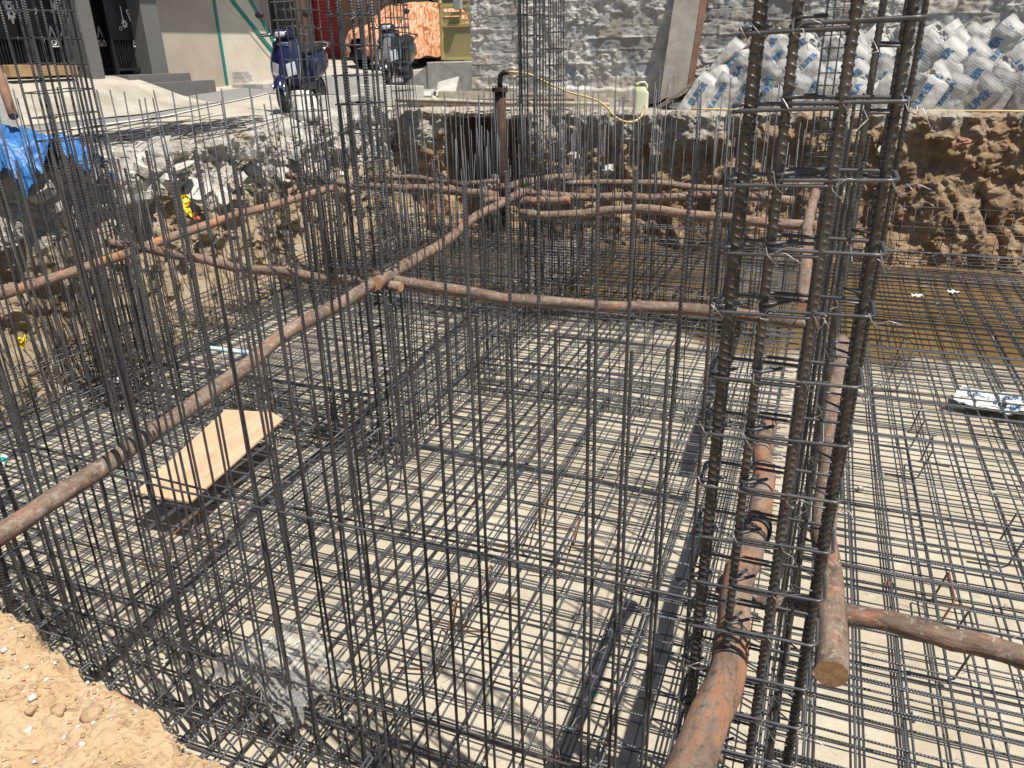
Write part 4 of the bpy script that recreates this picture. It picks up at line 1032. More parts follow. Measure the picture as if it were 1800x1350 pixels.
for x in (-1.1, 1.1):
    for y in (-.68, .68):
        w_ = MB(); w_.lathe([(.0, -.09), (.27, -.09), (.30, -.06), (.30, .06), (.27, .09), (.0, .09)], 20, (x, y, .30), Matrix.Rotation(pi/2, 3, 'X')); w_.build('wheel', M['rubber'], t)

# ---- scooters
def loft(secs, n=20, e=.55):
    """secs: (x, half width, z low, z high)"""
    m = MB(); vs = []
    for x, hw, lo, hi in secs:
        for k in range(n):
            a = 2*pi*k/n; c, s = cos(a), sin(a)
            vs.append((x, hw*abs(c)**e*(1 if c > 0 else -1), (lo+hi)/2+(hi-lo)/2*abs(s)**e*(1 if s > 0 else -1)))
    r = len(secs); fs = [(i*n+k, i*n+(k+1) % n, (i+1)*n+(k+1) % n, (i+1)*n+k) for i in range(r-1) for k in range(n)]
    fs += [tuple(reversed(range(n))), tuple((r-1)*n+k for k in range(n))]
    return m.add(vs, fs)
def wheel(x, steer, t, fy=0):
    rot = Matrix.Rotation(steer, 3, 'Z') @ Matrix.Rotation(pi/2, 3, 'X')
    o = MB(); o.lathe([(.155, -.045), (.20, -.05), (.225, -.028), (.230, 0), (.225, .028), (.20, .05), (.155, .045), (.155, -.045)], 28, (x, fy, .23), rot)
    w_ = o.build('wheel', M['rubber'], t)
    r = MB(); r.lathe([(.16, -.035), (.148, -.03), (.148, .03), (.16, .035)], 24, (x, fy, .23), rot); r.lathe([(.0, -.05), (.045, -.05), (.045, .05), (0, .05)], 12, (x, fy, .23), rot)
    for k in range(5):
        a = 2*pi*k/5; r.tube([Vector((x, fy, .23))+rot @ Vector((.03*cos(a), .03*sin(a), 0)), Vector((x, fy, .23))+rot @ Vector((.155*cos(a+.2), .155*sin(a+.2), 0))], .017, 6)
    r.build('rim', M['grey_plastic'], w_)
def scooter(loc, rz, paint, label, accent, steer=.15):
    t = thing('scooter', loc, label, 'scooter', rz=rz); t.scale = (1.12,)*3
    wheel(.63, steer, t); wheel(-.62, 0, t)
    f = MB(); cs, sn = cos(steer), sin(steer)
    def fn(u, v):
        a = radians(20+125*u); s = (v-.5)*2; r = .262-.02*s*s; y = .075*s
        x_, z_ = r*cos(a)*1.05, r*sin(a)+.012
        return (.63+x_*cs-y*sn, x_*sn+y*cs, .23+z_-.03*s*s)
    f.grid(20, 9, fn); f.build('front_fender', paint, t)
    fc = MB(); fc.tube([fn(u/12, .02) for u in range(13)], .008, 6); fc.tube([fn(u/12, .98) for u in range(13)], .008, 6); fc.build('fender_trim', M['chrome'], t)
    fk = MB()
    for y in (-.09, .09): fk.tube([(.63, y, .23), (.50, y*.6, .52)], .02, 8)
    fk.build('fork', M['plastic_black'], t)
    def apron(u, v):
        s = (v-.5)*2; z = .33+.62*u; w_ = .19+.05*sin(u*pi*.9)-.05*u*u
        return (.49-.13*u+.07*(1-s*s)-.05*abs(s)**3+.05*sin(u*pi), w_*s, z+.03*(1-s*s))
    MB().grid(18, 17, apron).build('apron', paint, t)
    MB().grid(12, 9, lambda u, v: (lambda p: (p[0]+.012, p[1], p[2]))(apron(.18+.6*u, .35+.3*v))).build('apron_centre', paint if accent else M['grey_plastic'], t)
    tr = MB()
    for v in (.04, .96): tr.tube([Vector(apron(u/12, v))+Vector((.01, 0, 0)) for u in range(13)], .010, 6)
    tr.build('apron_trim', M['chrome'], t)
    for s in (-1, 1):
        lm = MB(); lm.grid(8, 6, lambda u, v: (lambda p: (p[0]+.018, p[1], p[2]))(apron(.16+.26*u+.08*v, .5+s*(.16+.24*v-.05*u)))); lm.build('indicator', M['headlamp'], t)
    MB().grid(5, 12, lambda u, v: (lambda p: (p[0]+.02, p[1], p[2]))(apron(.80+.07*u, .22+.56*v))).build('front_strip', M['chrome'], t)
    loft([(.34, .02, .93, .98), (.40, .13, .92, 1.05), (.46, .12, .93, 1.06), (.52, .08, .95, 1.03), (.535, .03, .97, 1.0)]).build('handlebar_cover', paint, t)
    loft([(.50, .085, .955, 1.035), (.535, .07, .965, 1.025), (.55, .03, .98, 1.01)], 16, .7).build('headlight', M['headlamp'], t)
    hb = MB(); hb.tube([(.33, -.36, .99), (.38, -.2, .99), (.42, 0, .98), (.38, .2, .99), (.33, .36, .99)], .014, 8); hb.build('handlebar', M['plastic_black'], t)
    gp = MB()
    for s in (-1, 1): gp.tube([(.345, s*.25, .99), (.33, s*.36, .99)], .021, 8)
    gp.build('grips', M['rubber'], t)
    lv = MB()
    for s in (-1, 1): lv.tube([(.41, s*.17, 1.0), (.42, s*.25, .995), (.40, s*.36, .98)], .007, 5)
    lv.build('brake_lever', M['chrome'], t)
    for s in (-1, 1):
        mi = MB(); mi.lathe([(0, -.02), (.045, -.018), (.062, 0), (.058, .012), (0, .014)], 16, (.36, s*.33, 1.24), Matrix.Rotation(pi/2, 3, 'Y') @ Matrix.Scale(.75, 3, Vector((1, 0, 0))))
        mi.tube([(.39, s*.19, 1.0), (.385, s*.24, 1.12), (.365, s*.32, 1.215)], .007, 6); mi.build('mirror', M['plastic_black'], t)
    loft([(.40, .17, .29, .33), (.2, .19, .27, .34), (-.1, .18, .27, .35), (-.22, .15, .29, .40)]).build('floorboard', M['plastic_black'], t)
    MB().grid(10, 9, lambda u, v: (.40-.02*sin(v*pi), (v-.5)*.36, .34+.56*u)).build('leg_shield', M['plastic_black'], t)
    loft([(-.12, .12, .34, .74), (-.25, .165, .36, .78), (-.5, .185, .42, .80), (-.75, .16, .52, .80), (-.92, .09, .62, .80), (-.97, .04, .68, .77)]).build('rear_body', paint, t)
    loft([(-.06, .09, .72, .78), (-.2, .14, .74, .84), (-.45, .15, .76, .86), (-.6, .14, .78, .89), (-.84, .10, .79, .88), (-.88, .05, .80, .85)]).build('seat', M['seat'], t)
    gr = MB(); gr.tube([(-.62, -.15, .80), (-.95, -.13, .90), (-1.0, 0, .92), (-.95, .13, .90), (-.62, .15, .80)], .013, 8); gr.build('grab_rail', M['chrome'] if accent else M['plastic_black'], t)
    loft([(-.35, .09, .16, .34), (-.6, .10, .15, .32), (-.75, .06, .18, .28)]).build('engine', M['plastic_black'], t)
    ex = MB(); ex.tube([(-.25, -.13, .22), (-.45, -.15, .22), (-.8, -.16, .27)], [.025, .055, .05], 10); ex.build('exhaust', M['grey_plastic'], t)
    loft([(-.94, .07, .66, .74), (-.99, .05, .67, .73)]).build('tail_lamp', M['amber'], t)
    return t
def facing(px, py, d0, qx, qy, d1): v = atD(px, py, d0)-atD(qx, qy, d1); return atan2(v.y, v.x)
p = atG(535, 194); rz = facing(495, 195, 11.2, 556, 172, 12.4)
scooter((p.x, p.y, zs(p.x, p.y)+.01), rz, M['navy'], 'navy blue scooter parked at the roadside beside the white sack', True)
p = atG(702, 157); rz = facing(690, 160, 14.0, 728, 150, 15.3)
scooter((p.x, p.y, zs(p.x, p.y)+.02), rz, M['black_paint'], 'black and grey scooter in the shade before the orange covered car', False)

# ---- mustard gate on its plinth
pl = atD(803, 158, 14.7); b0 = 15.0
x0, x1 = atB(778, 105, 15.6).x, atB(838, 105, 15.6).x
t = thing('concrete_plinth', ((x0+x1)/2, 15.4, 2.2), 'grey concrete plinth and side ramp under the mustard gate', 'plinth')
zt = atB(800, 108, 15.6).z
m = MB().box((0, .25, (zt-2.2)/2), (x1-x0+.25, 1.1, zt-2.2)); m.build('plinth', M['concrete'], t, False, .015)
lx = atB(700, 160, 15.2).x-(x0+x1)/2
m = MB(); m.prism([(0.02, -.3), (.42, -.3), (.42, .3)], 0, 0, 0) if False else None
m = MB(); k0 = -(x1-x0)/2-.13; m.add([(lx, -.28, .1), (k0, -.28, .1), (k0, -.28, zt-2.26), (lx, .25, .1), (k0, .25, .1), (k0, .25, zt-2.26)], [(0,1,2), (3,5,4), (0,3,4,1), (1,4,5,2), (0,2,5,3)]); m.build('side_ramp', M['concrete'], t, False)
g = thing('metal_gate', ((x0+x1)/2, 15.62, zt+.03), 'mustard yellow metal gate with slatted top and a grey meter box', 'gate')
W2 = (x1-x0)/2; zz = lambda y: atB(800, y, 15.62).z-zt-.03
fr = MB()
for x in (-W2, W2): fr.box((x, 0, 1.3), (.06, .06, 2.6))
fr.box((-W2+W2*1.15, 0, (zz(44)+2.6)/2), (.035, .045, 2.6-zz(44)))
for h in (.02, zz(44), zz(10)-.02): fr.box((0, 0, h), (2*W2-.06, .05, .05))
fr.build('frame', M['yellow_metal'], g, False, .004)
MB().box((0, .01, zz(44)/2), (2*W2-.05, .015, zz(44)-.06)).build('lower_panel', M['yellow_panel'], g, False)
MB().box((-W2*.45, .01, (zz(44)+zz(28))/2), (W2*1.1, .015, abs(zz(28)-zz(44))-.03)).build('upper_panel', M['yellow_panel'], g, False)
sl = MB()
for k in range(12): sl.box((W2*.58, 0, zz(44)+.08+k*.125), (W2*.8, .02, .055))
for k in range(7): sl.box((-W2*.42, 0, zz(24)+k*.16), (W2*1.05, .02, .07))
sl.build('slats', M['yellow_metal'], g, False)
bx = atB(804, 6, 15.5); MB().box((bx.x-(x0+x1)/2, -.09, bx.z-zt-.03), (.15, .12, .22)).build('meter_box', M['meter_grey'], g, False, .01)
MB().tube([(-W2-.01, -.05, zz(8)+.04*0), (-W2+.04, -.07, zz(4)), (-W2+.02, -.05, zz(2))], .02, 6).build('latch', M['yellow_metal'], g)
p = atD(815, 30, 22.5)
t = thing('parked_van', (p.x+.3, p.y+.3, zs(p.x, p.y)), 'pale grey vehicle glimpsed between the covered car and the mustard gate', 'vehicle')
loft([(-.9, .6, .45, 1.05), (-.7, .85, .35, 1.5), (0, .9, .32, 1.75), (1.0, .9, .32, 1.78), (1.6, .85, .35, 1.6), (1.75, .6, .45, 1.2)], 24, .4).build('body', M['meter_grey'], t)
for x in (-.4, 1.1):
    for y in (-.85, .85): MB().lathe([(0, -.08), (.28, -.08), (.3, 0), (.28, .08), (0, .08)], 18, (x, y, .3), Matrix.Rotation(pi/2, 3, 'X')).build('wheel', M['rubber'], t)

# ---- block boundary wall
WBF = 14.1
wx0 = atB(829, 80, WBF).x
t = thing('block_wall', (wx0, WBF, 2.0), 'rough grey block boundary wall with lumps of unfinished mortar', 'wall')
LW, HW = 6.4-wx0, 2.9
cols = []
def wall_fn(u, v):
    x = LW*u; z = HW*v; p = (x, 0, z)
    row = int(z/.2); xo = x+(.2 if row % 2 else 0); fx, fzv = (xo/.4) % 1, (z/.2) % 1
    e = min(fx*.4, (1-fx)*.4, fzv*.2, (1-fzv)*.2)
    gr = -.012*(1-smooth01(e, .003, .014))*(.4+.9*noise.cell(Vector((int(xo/.4)*.7+.2, row*3.3+.1, 2.5))))
    rnd = noise.cell(Vector((int(xo/.4)*1.7+.3, row*2.3+.3, .5)))
    d = gr+.008*rnd+.014*nz(p, 9, 6, 2)
    pk = nz(p, 1.15, 6, 14)+.25*nz(p, 4.0, 4, 9)
    patch = smooth01(pk, .02, .10)
    rough_ = .030*(.5+.9*nz(p, 5, 7, 21))+.022*abs(nz(p, 15, 5, 5))+.010*nz(p, 34, 3, 6)
    # mortar squeezed out of the joints
    sq = (1-smooth01(e, .0, .03))*smooth01(nz(p, 3.2, 4, 30), .1, .35)*.018
    d = d*(1-patch)+patch*rough_+sq
    base = 1-smooth01(z+.03*nz(p, 3, 3, 4), .36, .42)
    bx = smooth01(x, 1.55, 1.6)*base*(.06 if x < 3.2 else .0)
    d = d*(1-.7*base*smooth01(x, 1.3, 1.6))+bx
    tint = (.84+.2*noise.cell(Vector((int(xo/.4)*3.1+.7, row*1.3+.9, 1.5))))*(1-patch)+1.05*patch
    warm = .06*(rnd if patch < .4 else 0)
    dark = smooth01(nz(p, .8, 4, 51), .15, .5)*.15
    cols.append((tint-dark+warm, tint-dark, tint-dark-warm*1.2, 1))
    return (x, -d-.02, z)
m = MB(); m.grid(560, 230, wall_fn); o = m.build('wall_face', M['blocks'], t)
ca = o.data.color_attributes.new('kind_tint', 'FLOAT_COLOR', 'POINT')
for i, c in enumerate(cols): ca.data[i].color = c
o = MB().box((LW/2, .16, HW/2+.25), (LW-.002, .26, HW+.5)).build('wall_core', M['concrete'], t, False)

# slabs, planks and boards by the wall
def board(name, label, cat, pts, thick, mat, bev=.004, edge=None):
    """flat board: four 3D corners, given thickness away from us"""
    p = [Vector(q) for q in pts]; n_ = (p[1]-p[0]).cross(p[3]-p[0]).normalized()
    if n_.dot(CF) < 0: n_ = -n_
    m = MB(); m.add(p+[q+n_*thick for q in p], [(0,1,2,3), (7,6,5,4), (0,4,5,1), (1,5,6,2), (2,6,7,3), (3,7,4,0)])
    o = m.build(name, mat, None, False, bev); tag(o, label, cat); return o
t = thing('leaning_slab', atB(1185, 180, 13.6), 'grey concrete panel with a rusty steel edge leaning against the block wall', 'panel')
c4 = [atB(1158, 182, 13.55), atB(1205, 172, 13.6), atB(1232, 0, 13.98), atB(1185, 0, 13.93)]
M['old_panel'] = simple('old_concrete_panel', (.24,.215,.18), (.36,.33,.28), 4, .9, 0, .5, 30)
up_ = (c4[3]-c4[0])*.5; c4[2] = c4[2]+up_; c4[3] = c4[3]+up_; L0 = t.location
m = MB(); m.add([q-L0 for q in c4]+[q-L0+Vector((0, .05, .01)) for q in c4], [(0,1,2,3), (7,6,5,4), (0,4,5,1), (1,5,6,2), (2,6,7,3), (3,7,4,0)]); m.build('panel', M['old_panel'], t, False, .004)
e4 = [c4[1], atB(1214, 171, 13.6), atB(1243, 0, 13.98)+up_, c4[2]]
m = MB(); m.add([q-L0+Vector((.003, -.012, 0)) for q in e4]+[q-L0+Vector((.003, .06, .01)) for q in e4], [(0,1,2,3), (7,6,5,4), (0,4,5,1), (1,5,6,2), (2,6,7,3), (3,7,4,0)]); m.build('steel_edge', M['rust_edge'], t, False)
def plank(name, label, cat, p, q, w_, th, mat, roll=0, parent=None):
    p, q = Vector(p), Vector(q); d = q-p; L = d.length
    m = MB()
    for k in range(9):
        pass
    m.grid(2, 2, lambda u, v: (0, 0, 0)) if False else None
    m.box((0, 0, L/2), (w_, th, L)); o = m.build(name, mat, parent, False, min(w_, th)*.15)
    o.location = p; o.rotation_mode = 'QUATERNION'; o.rotation_quaternion = d.to_track_quat('Z', 'Y') @ Quaternion((0, 0, 1), roll)
    if label: tag(o, label, cat)
    return o
plank('plank', 'long weathered plank leaning up from the jerrycan over the bag stack', 'plank', atB(1140, 200, 13.15), atB(1374, 40, 13.7), .10, .035, M['dark_wood'], 0)
plank('plank', 'short dark plank below the long leaning plank beside the bags', 'plank', atB(1150, 193, 13.35), atB(1262, 128, 13.55), .12, .03, M['dark_wood'], .5)
p = atG(1185, 188); tag(crumple(24, 16, lambda u, v: (p.x-.35+.75*u, 13.35+.5*v, zs(p.x, 13.4)+.03+.30*u*(1-v*.6)*(1-u*.35)+.05*abs(nz((u*4, v*4, 0), 1, 4, 3))), 'dark_sheet', M['plastic_black']), 'black plastic sheet heaped under the leaning planks', 'sheet')
t_ = thing('jerrycan', (atB(1127, 178, 13.15).x, 13.15, zs(0, 13)+.03), 'pale yellow plastic jerrycan standing by the leaning planks', 'jerrycan', rz=.3); t_.scale = (1.35,)*3
def can_fn(u, v):
    a = 2*pi*u; c, s = cos(a), sin(a); k = 1-.35*max(0, v-.72)/.28
    return (.085*abs(c)**.5*(1 if c > 0 else -1)*k-(.02 if v > .8 else 0), .055*abs(s)**.5*(1 if s > 0 else -1)*(1-.3*max(0, v-.8)/.2), .26*v)
MB().grid(25, 14, can_fn).build('body', M['can'], t_)
MB().tube([(.045, 0, .19), (.06, 0, .27), (.03, 0, .305), (-.03, 0, .30), (-.05, 0, .25)], .016, 8).build('handle', M['can'], t_)
MB().tube([(-.055, 0, .25), (-.06, 0, .305)], .026, 10).build('cap', M['yellow_metal'], t_)
# rim boards over the hollow
def onrim(x, y, off): q = atZ(x, y, 2.12+off); return q
plank('board', 'long weathered board laid along the rim over the dark hollow, back one', 'board', atD(770, 172, 13.35), atD(1065, 176, 13.1), .22, .03, M['old_wood'], 1.45)
plank('board', 'narrow board on the rim over the hollow, in front of the back one', 'board', atD(712, 181, 13.15), atD(1010, 180, 12.9), .12, .03, M['dark_wood'], 1.5)
tag(MB().tube([atD(695, 176, 12.95)+Vector((0, 0, .01*sin(i))) + (atD(1072, 184, 12.8)-atD(695, 176, 12.95))*i/9 for i in range(10)], [.036, .035, .038, .034, .034, .036, .032, .032, .03, .028], 9).build('bamboo_pole', M['old_wood']), 'crooked pale pole lying along the rim in front of the boards', 'pole')
plank('concrete_beam', 'pale concrete beam lying on the rim below the black scooter', 'beam', atD(632, 168, 13.0), atD(745, 170, 13.2), .35, .10, M['pale_concrete'], 1.5)
plank('concrete_beam', 'flat pale slab sticking out over the rim left of the hollow', 'slab', atD(560, 185, 12.2), atD(655, 186, 12.6), .3, .05, M['pale_concrete'], 1.5)
board('granite_offcut', 'upright grey stone offcut leaning on the plinth of the mustard gate', 'stone slab', [atD(766, 168, 14.0), atD(798, 167, 13.9), atD(806, 134, 14.15), atD(770, 144, 14.3)], .05, M['pale_concrete'])
board('granite_offcut', 'small grey offcut on the ground left of the upright offcut', 'stone slab', [atD(735, 168, 13.8), atD(758, 168, 13.8), atD(764, 156, 14.1), atD(742, 158, 14.1)], .04, M['concrete'])
# borehole pipe, elbow and hose
t = thing('borehole_pipe', (atD(880, 200, 12.65).x, atD(880, 200, 12.65).y, .2), 'rusty borehole pipe with flange and black elbow standing at the hollow', 'pipe')
zt = atD(880, 160, 12.65).z-.2
MB().tube([(0, 0, 0), (0, 0, zt*.5), (0, 0, zt)], .092, 20).build('casing', M['casing'], t)
fl = MB(); fl.lathe([(0, zt), (.135, zt), (.135, zt+.03), (0, zt+.03)], 24); fl.lathe([(0, zt+.035), (.13, zt+.035), (.13, zt+.06), (0, zt+.06)], 24); fl.build('flange', M['casing'], t, False)
for k in range(6): pass
bl = MB(); [bl.tube([(.112*cos(a), .112*sin(a), zt-.03), (.112*cos(a), .112*sin(a), zt+.09)], .011, 6) for a in [pi/6+k*pi/3 for k in range(6)]]; bl.build('bolts', M['casing'], t)
MB().tube([(0, 0, zt+.05), (0, 0, zt+.16), (.015, 0, zt+.24), (.07, 0, zt+.285), (.15, 0, zt+.29)], .042, 12).build('elbow', M['plastic_black'], t)
e = Vector(t.location)+Vector((.14, 0, zt+.29))
hp_ = [e, e+Vector((.12, 0, .0)), atD(932, 131, 12.55), atD(965, 147, 12.5), atD(1000, 162, 12.45), atD(1030, 170, 12.4), atD(1050, 177, 12.35), atD(1068, 190, 12.05), atD(1080, 204, 11.85), atD(1095, 213, 11.8), atD(1112, 214, 11.8), atD(1126, 206, 11.9), atD(1133, 190, 12.2), atD(1136, 178, 13.3), atD(1150, 175, 13.6)]
def smoothpath(pts, n=6):
    out = []; P_ = [pts[0]]+list(pts)+[pts[-1]]
    for i in range(1, len(P_)-2):
        for k in range(n):
            f = k/n; a, b, c, d = P_[i-1], P_[i], P_[i+1], P_[i+2]
            out.append(.5*((2*b)+(c-a)*f+(2*a-5*b+4*c-d)*f*f+(3*b-a-3*c+d)*f**3))
    return out+[pts[-1]]
tag(MB().tube(smoothpath(hp_), .0165, 8).build('hose', M['hose']), 'yellow hose looping from the rusty borehole pipe over the rim', 'hose')
gp_ = [Vector((a, 13.0+.06*sin(a*2.1)+.04*nz((a, 0, 0), 2, 2), zs(a, 13)+.045+.012*nz((a, 1, 0), 2, 2))) for a in [-2.0+.2*i for i in range(36)]]
tag(MB().tube(gp_, .016, 8).build('hose', M['hose']), 'thin tan hose lying on the rim in front of the cement bags', 'hose')
tag(MB().tube([atB(868+k*4, 340, 12.15)-Vector((0, 0, 0)) if False else Vector((atB(872, 380, 12.1).x, 12.1, z)) for k, z in enumerate((.05, .6, 1.15))], .055, 14).build('pvc_pipe', M['pvc']), 'grey plastic pipe standing upright before the dark hollow', 'pipe')
# white sack by the scooter
p = atG(540, 212)
def sack_fn(u, v):
    a = 2*pi*u; k = (1-.55*v**1.5)*(1-.25*(1-v)**6); f = 1+.16*nz((cos(a)*1.4, sin(a)*1.4, v*1.2), 1, 3, 8)
    return (.26*k*cos(a)*f, .22*k*sin(a)*f, .42*v+.02*nz((cos(a), sin(a), v*4), 2, 2, 1))
m = MB().grid(33, 20, sack_fn); m.f.append(tuple(range(32))[::-1]); m.mi.append(0)
top = len(m.v)-33; m.f.append(tuple(top+i for i in range(32))); m.mi.append(0)
o = m.build('white_sack', M['white_sack']); o.location = (p.x, p.y, zs(p.x, p.y)); tag(o, 'slumped white sack standing on the rim beside the navy scooter', 'sack')

# ---- stacked cement bags with their print
def textmesh(s, size):
    cu = bpy.data.curves.new('print', 'FONT'); cu.body = s; cu.size = size; cu.align_x = 'CENTER'; cu.align_y = 'CENTER'; cu.offset = size*.028; cu.resolution_u = 3
    ob = bpy.data.objects.new('tmp', cu); C.objects.link(ob)
    dg = bpy.context.evaluated_depsgraph_get(); me = bpy.data.meshes.new_from_object(ob.evaluated_get(dg))
    bm = bmesh.new(); bm.from_mesh(me); bmesh.ops.triangulate(bm, faces=bm.faces)
    for _ in range(2):
        lg = [e for e in bm.edges if e.calc_length() > .022]
        if lg: bmesh.ops.subdivide_edges(bm, edges=lg, cuts=1); bmesh.ops.triangulate(bm, faces=bm.faces)
    vs = [v.co.copy() for v in bm.verts]; fs = [tuple(l.index for l in f.verts) for f in bm.faces]
    bm.free(); bpy.data.objects.remove(ob); bpy.data.curves.remove(cu); bpy.data.meshes.remove(me)
    return vs, fs
def bag_pt(x, y, seed, L=.37, W=.20, T=.068):
    u, v = x/L, y/W; uu, vv = min(1, abs(u)), min(1, abs(v))
    th = T*(1-uu**5)**.55*(1-vv**2.6)**.6
    th *= 1+.30*nz((u*1.6, v*1.2, seed), 1, 3, seed)
    wr = .010*nz((u*4.5, v*2.0, seed), 1, 3, seed+3)*(1-uu**6)+.010*nz((u*8, v*3, 0), 1, 2, seed+7)*uu**3
    bend = .06*sin(seed*2.7)*(u*u)
    return Vector((x, y*(1+.10*uu**4*nz((u, 0, seed), 1, 2, seed)), th+wr+bend)), bend-(th*.8)+wr
def bag_mesh(seed):
    m = MB(); nu, nv = 30, 20; fr_, bk = [], []
    for j in range(nv):
        for i in range(nu):
            x = (-1+2*i/(nu-1)); y = (-1+2*j/(nv-1)); x = .37*x*(1.08 if abs(x) > .96 else 1); y = .195*sin(y*pi/2)
            p, zb = bag_pt(x, y, seed); fr_.append(p); bk.append(Vector((p.x, p.y, zb)))
    o = [(j*nu+i, j*nu+i+1, (j+1)*nu+i+1, (j+1)*nu+i) for j in range(nv-1) for i in range(nu-1)]
    m.add(fr_, o); m.add(bk, [f[::-1] for f in o])
    N = nu*nv; rim = [i for i in range(nu)]+[j*nu+nu-1 for j in range(1, nv)]+[(nv-1)*nu+i for i in range(nu-2, -1, -1)]+[j*nu for j in range(nv-2, 0, -1)]
    for a, b in zip(rim, rim[1:]+rim[:1]): m.f.append((b, a, a+N, b+N)); m.mi.append(0)
    # gathered seam at the sewn end
    for sgn in (1, -1):
        if nz((seed, sgn, 0), 1, 1, seed) > -.25:
            m.grid(16, 5, lambda u, v: (sgn*(.352+.060*v+.012*nz((u*6, v, seed), 1, 2)), (-.9+1.8*u)*.2*(1-.15*v), bag_pt(sgn*.355, 0, seed)[0].z*.3+.035*v*nz((u*5, v*2, seed), 1, 3, sgn)))
    return m.mesh('bag', M['bag'])
NBV = 7; bag_me = [bag_mesh(k*1.37+.4) for k in range(NBV)]
txt = {'SUPER': textmesh('SUPER', .135), 'BIRLA SUPER': textmesh('BIRLA SUPER', .098), 'BIRLA': textmesh('BIRLA', .13)}
ink = {}
for k in range(NBV):
    for s, (vs, fs) in txt.items():
        for vo in (0, 1):
            pts = []
            for v in vs:
                x = max(-.33, min(.33, v.x+(.07 if s == 'SUPER' else .10 if s == 'BIRLA' else .01))); y = max(-.19, min(.19, v.y+(-.05 if vo else .03)))
                q = bag_pt(x, y, k*1.37+.4)[0]; pts.append(q+Vector((0, y*.12, .006)))
            ink[(k, s, vo)] = MB().add(pts, fs).mesh('print', M['bag_ink'])
rows = [(178, 1222, 1840, 40, 13.24), (150, 1244, 1850, 41, 13.37), (119, 1276, 1850, 41, 13.50), (96, 1310, 1850, 43, 13.62), (82, 1560, 1830, 46, 13.72)]
rowname = ['bottom', 'second', 'third', 'fourth', 'top']
BL = 'white cement bags stacked against the block wall'
for ri, (py, xa, xb, dx, bb) in enumerate(rows):
    n_ = int((xb-xa)/dx); x = xa
    for i in range(n_):
        q = atB(x+R.uniform(-6, 6), py+R.uniform(-4, 4), bb+R.uniform(-.04, .04)); k = R.randrange(NBV)
        th = R.gauss(.88, .13) if ri else R.gauss(1.08, .14)
        if ri == 4: th = R.uniform(.4, .9)
        s = R.choice(('SUPER', 'SUPER', 'BIRLA SUPER', 'BIRLA SUPER', 'BIRLA', None))
        t = obj('cement_bag', bag_me[k]); t.location = q
        X = Vector((cos(th), R.uniform(-.15, .15), sin(th))).normalized(); Zf = Vector((R.uniform(-.45, .25), -1, R.uniform(.1, .55))); Zf = (Zf-X*Zf.dot(X)).normalized(); Y = Zf.cross(X)
        t.rotation_euler = Matrix((X, Y, Zf)).transposed().to_euler()
        if s and not (ri == 4 and R.random() < .4):
            o = obj('print', ink[(k, s, R.randrange(2))], t)
            if R.random() < .012: o.data = o.data.copy(); o.data.materials[0] = M['bag_red']
        lab = f'white cement bag with blue print in the {rowname[ri]} row of the stack'
        if not s or not len(t.children): lab = f'unprinted white cement bag in the {rowname[ri]} row of the stack'
        tag(t, lab, 'cement bag', f'{rowname[ri]} row of stacked cement bags'+('' if len(t.children) else ', plain sides'))
        x += dx
tag(crumple(26, 12, lambda u, v: (atB(1500, 205, 13.05).x+.75*u, 13.0+.22*v, zs(0, 13)+.05+.05*abs(nz((u*6, v*3, 0), 1, 3, 6))), 'flat_sack', M['meter_grey']), 'flattened grey sack on the rim in front of the bags', 'sack')

# ---- blue tarpaulin heap
def tarp_fn(u, v):
    b = 4.6+1.65*u; a = -8.1+1.28*v; p = (a, b, 0)
    hump = exp(-((b-5.35)/.55)**2)*.20*(1-.25*v)+exp(-((b-6.0)/.30)**2)*.10*(1-.3*v)
    edge = min(1, u*9, (1-u)*9, v*7)
    fold = .16*abs(nz(p, 1.9, 5, 3))+.12*abs(nz((a*.6, b*2.4, 0), 2.2, 4, 8))+.05*nz(p, 8, 4, 4)
    z = zs(a, b)+.03+(hump+fold)*edge
    over = max(0, v-.80)/.20
    return (a-.22*over*abs(nz(p, 2, 2, 1))+.05*nz(p, 4, 3, 6), b+.10*nz(p, 2.3, 3, 11), z-(.22+.40*nz((0, b, 0), 2.6, 3, 2))*over**1.3)
tag(crumple(110, 80, tarp_fn, 'blue_tarpaulin', M['tarp']), 'crumpled bright blue tarpaulin heaped on the rim at the left edge', 'tarpaulin')

# ---- loose reinforcement bars heaped on the roadside
pme = [plain(L, .005, 6, 8, .02, 0, k).mesh('loose_bar', M['bar']) for k, L in enumerate((1.6, 2.2, 2.8))]
for k in range(64):
    c0 = atG(R.gauss(270, 62), 0) if False else Vector((-7.62+R.gauss(0, .17), 7.75+R.uniform(-.8, .8), 0))
    d = Vector((R.gauss(.06, .10), 1, R.gauss(0, .012))).normalized(); L = R.choice((0, 1, 2))
    st_ = c0-d*(1.6, 2.2, 2.8)[L]/2; st_.z = zs(st_.x, st_.y)+.04+abs(R.gauss(0, .05))
    o = obj('loose_bar', pme[L]); o.location = st_; o.rotation_euler = zrot(Vector((d.x, d.y, (zs(c0.x, c0.y+1)-zs(c0.x, c0.y))+d.z)))
    tag(o, 'loose steel bar in the dark heap lying on the dusty roadside', 'rebar', 'loose bars heaped on the roadside')
for k, (p, q) in enumerate((((330, 246), (560, 196)), ((345, 258), (520, 206)), ((300, 254), (450, 232)))):
    a_, b_ = atG(*p), atG(*q); mid = (a_+b_)/2+Vector((.12, 0, .05))
    tag(MB().tube(smoothpath([a_+Vector((0, 0, .05)), mid, b_+Vector((0, 0, .04))], 8), .006, 6).build('loose_bar', M['bar']), ('long curved bar trailing from the heap toward the navy scooter', 'second curved bar trailing from the heap below the long one', 'short bowed bar at the near side of the bar heap')[k], 'rebar')

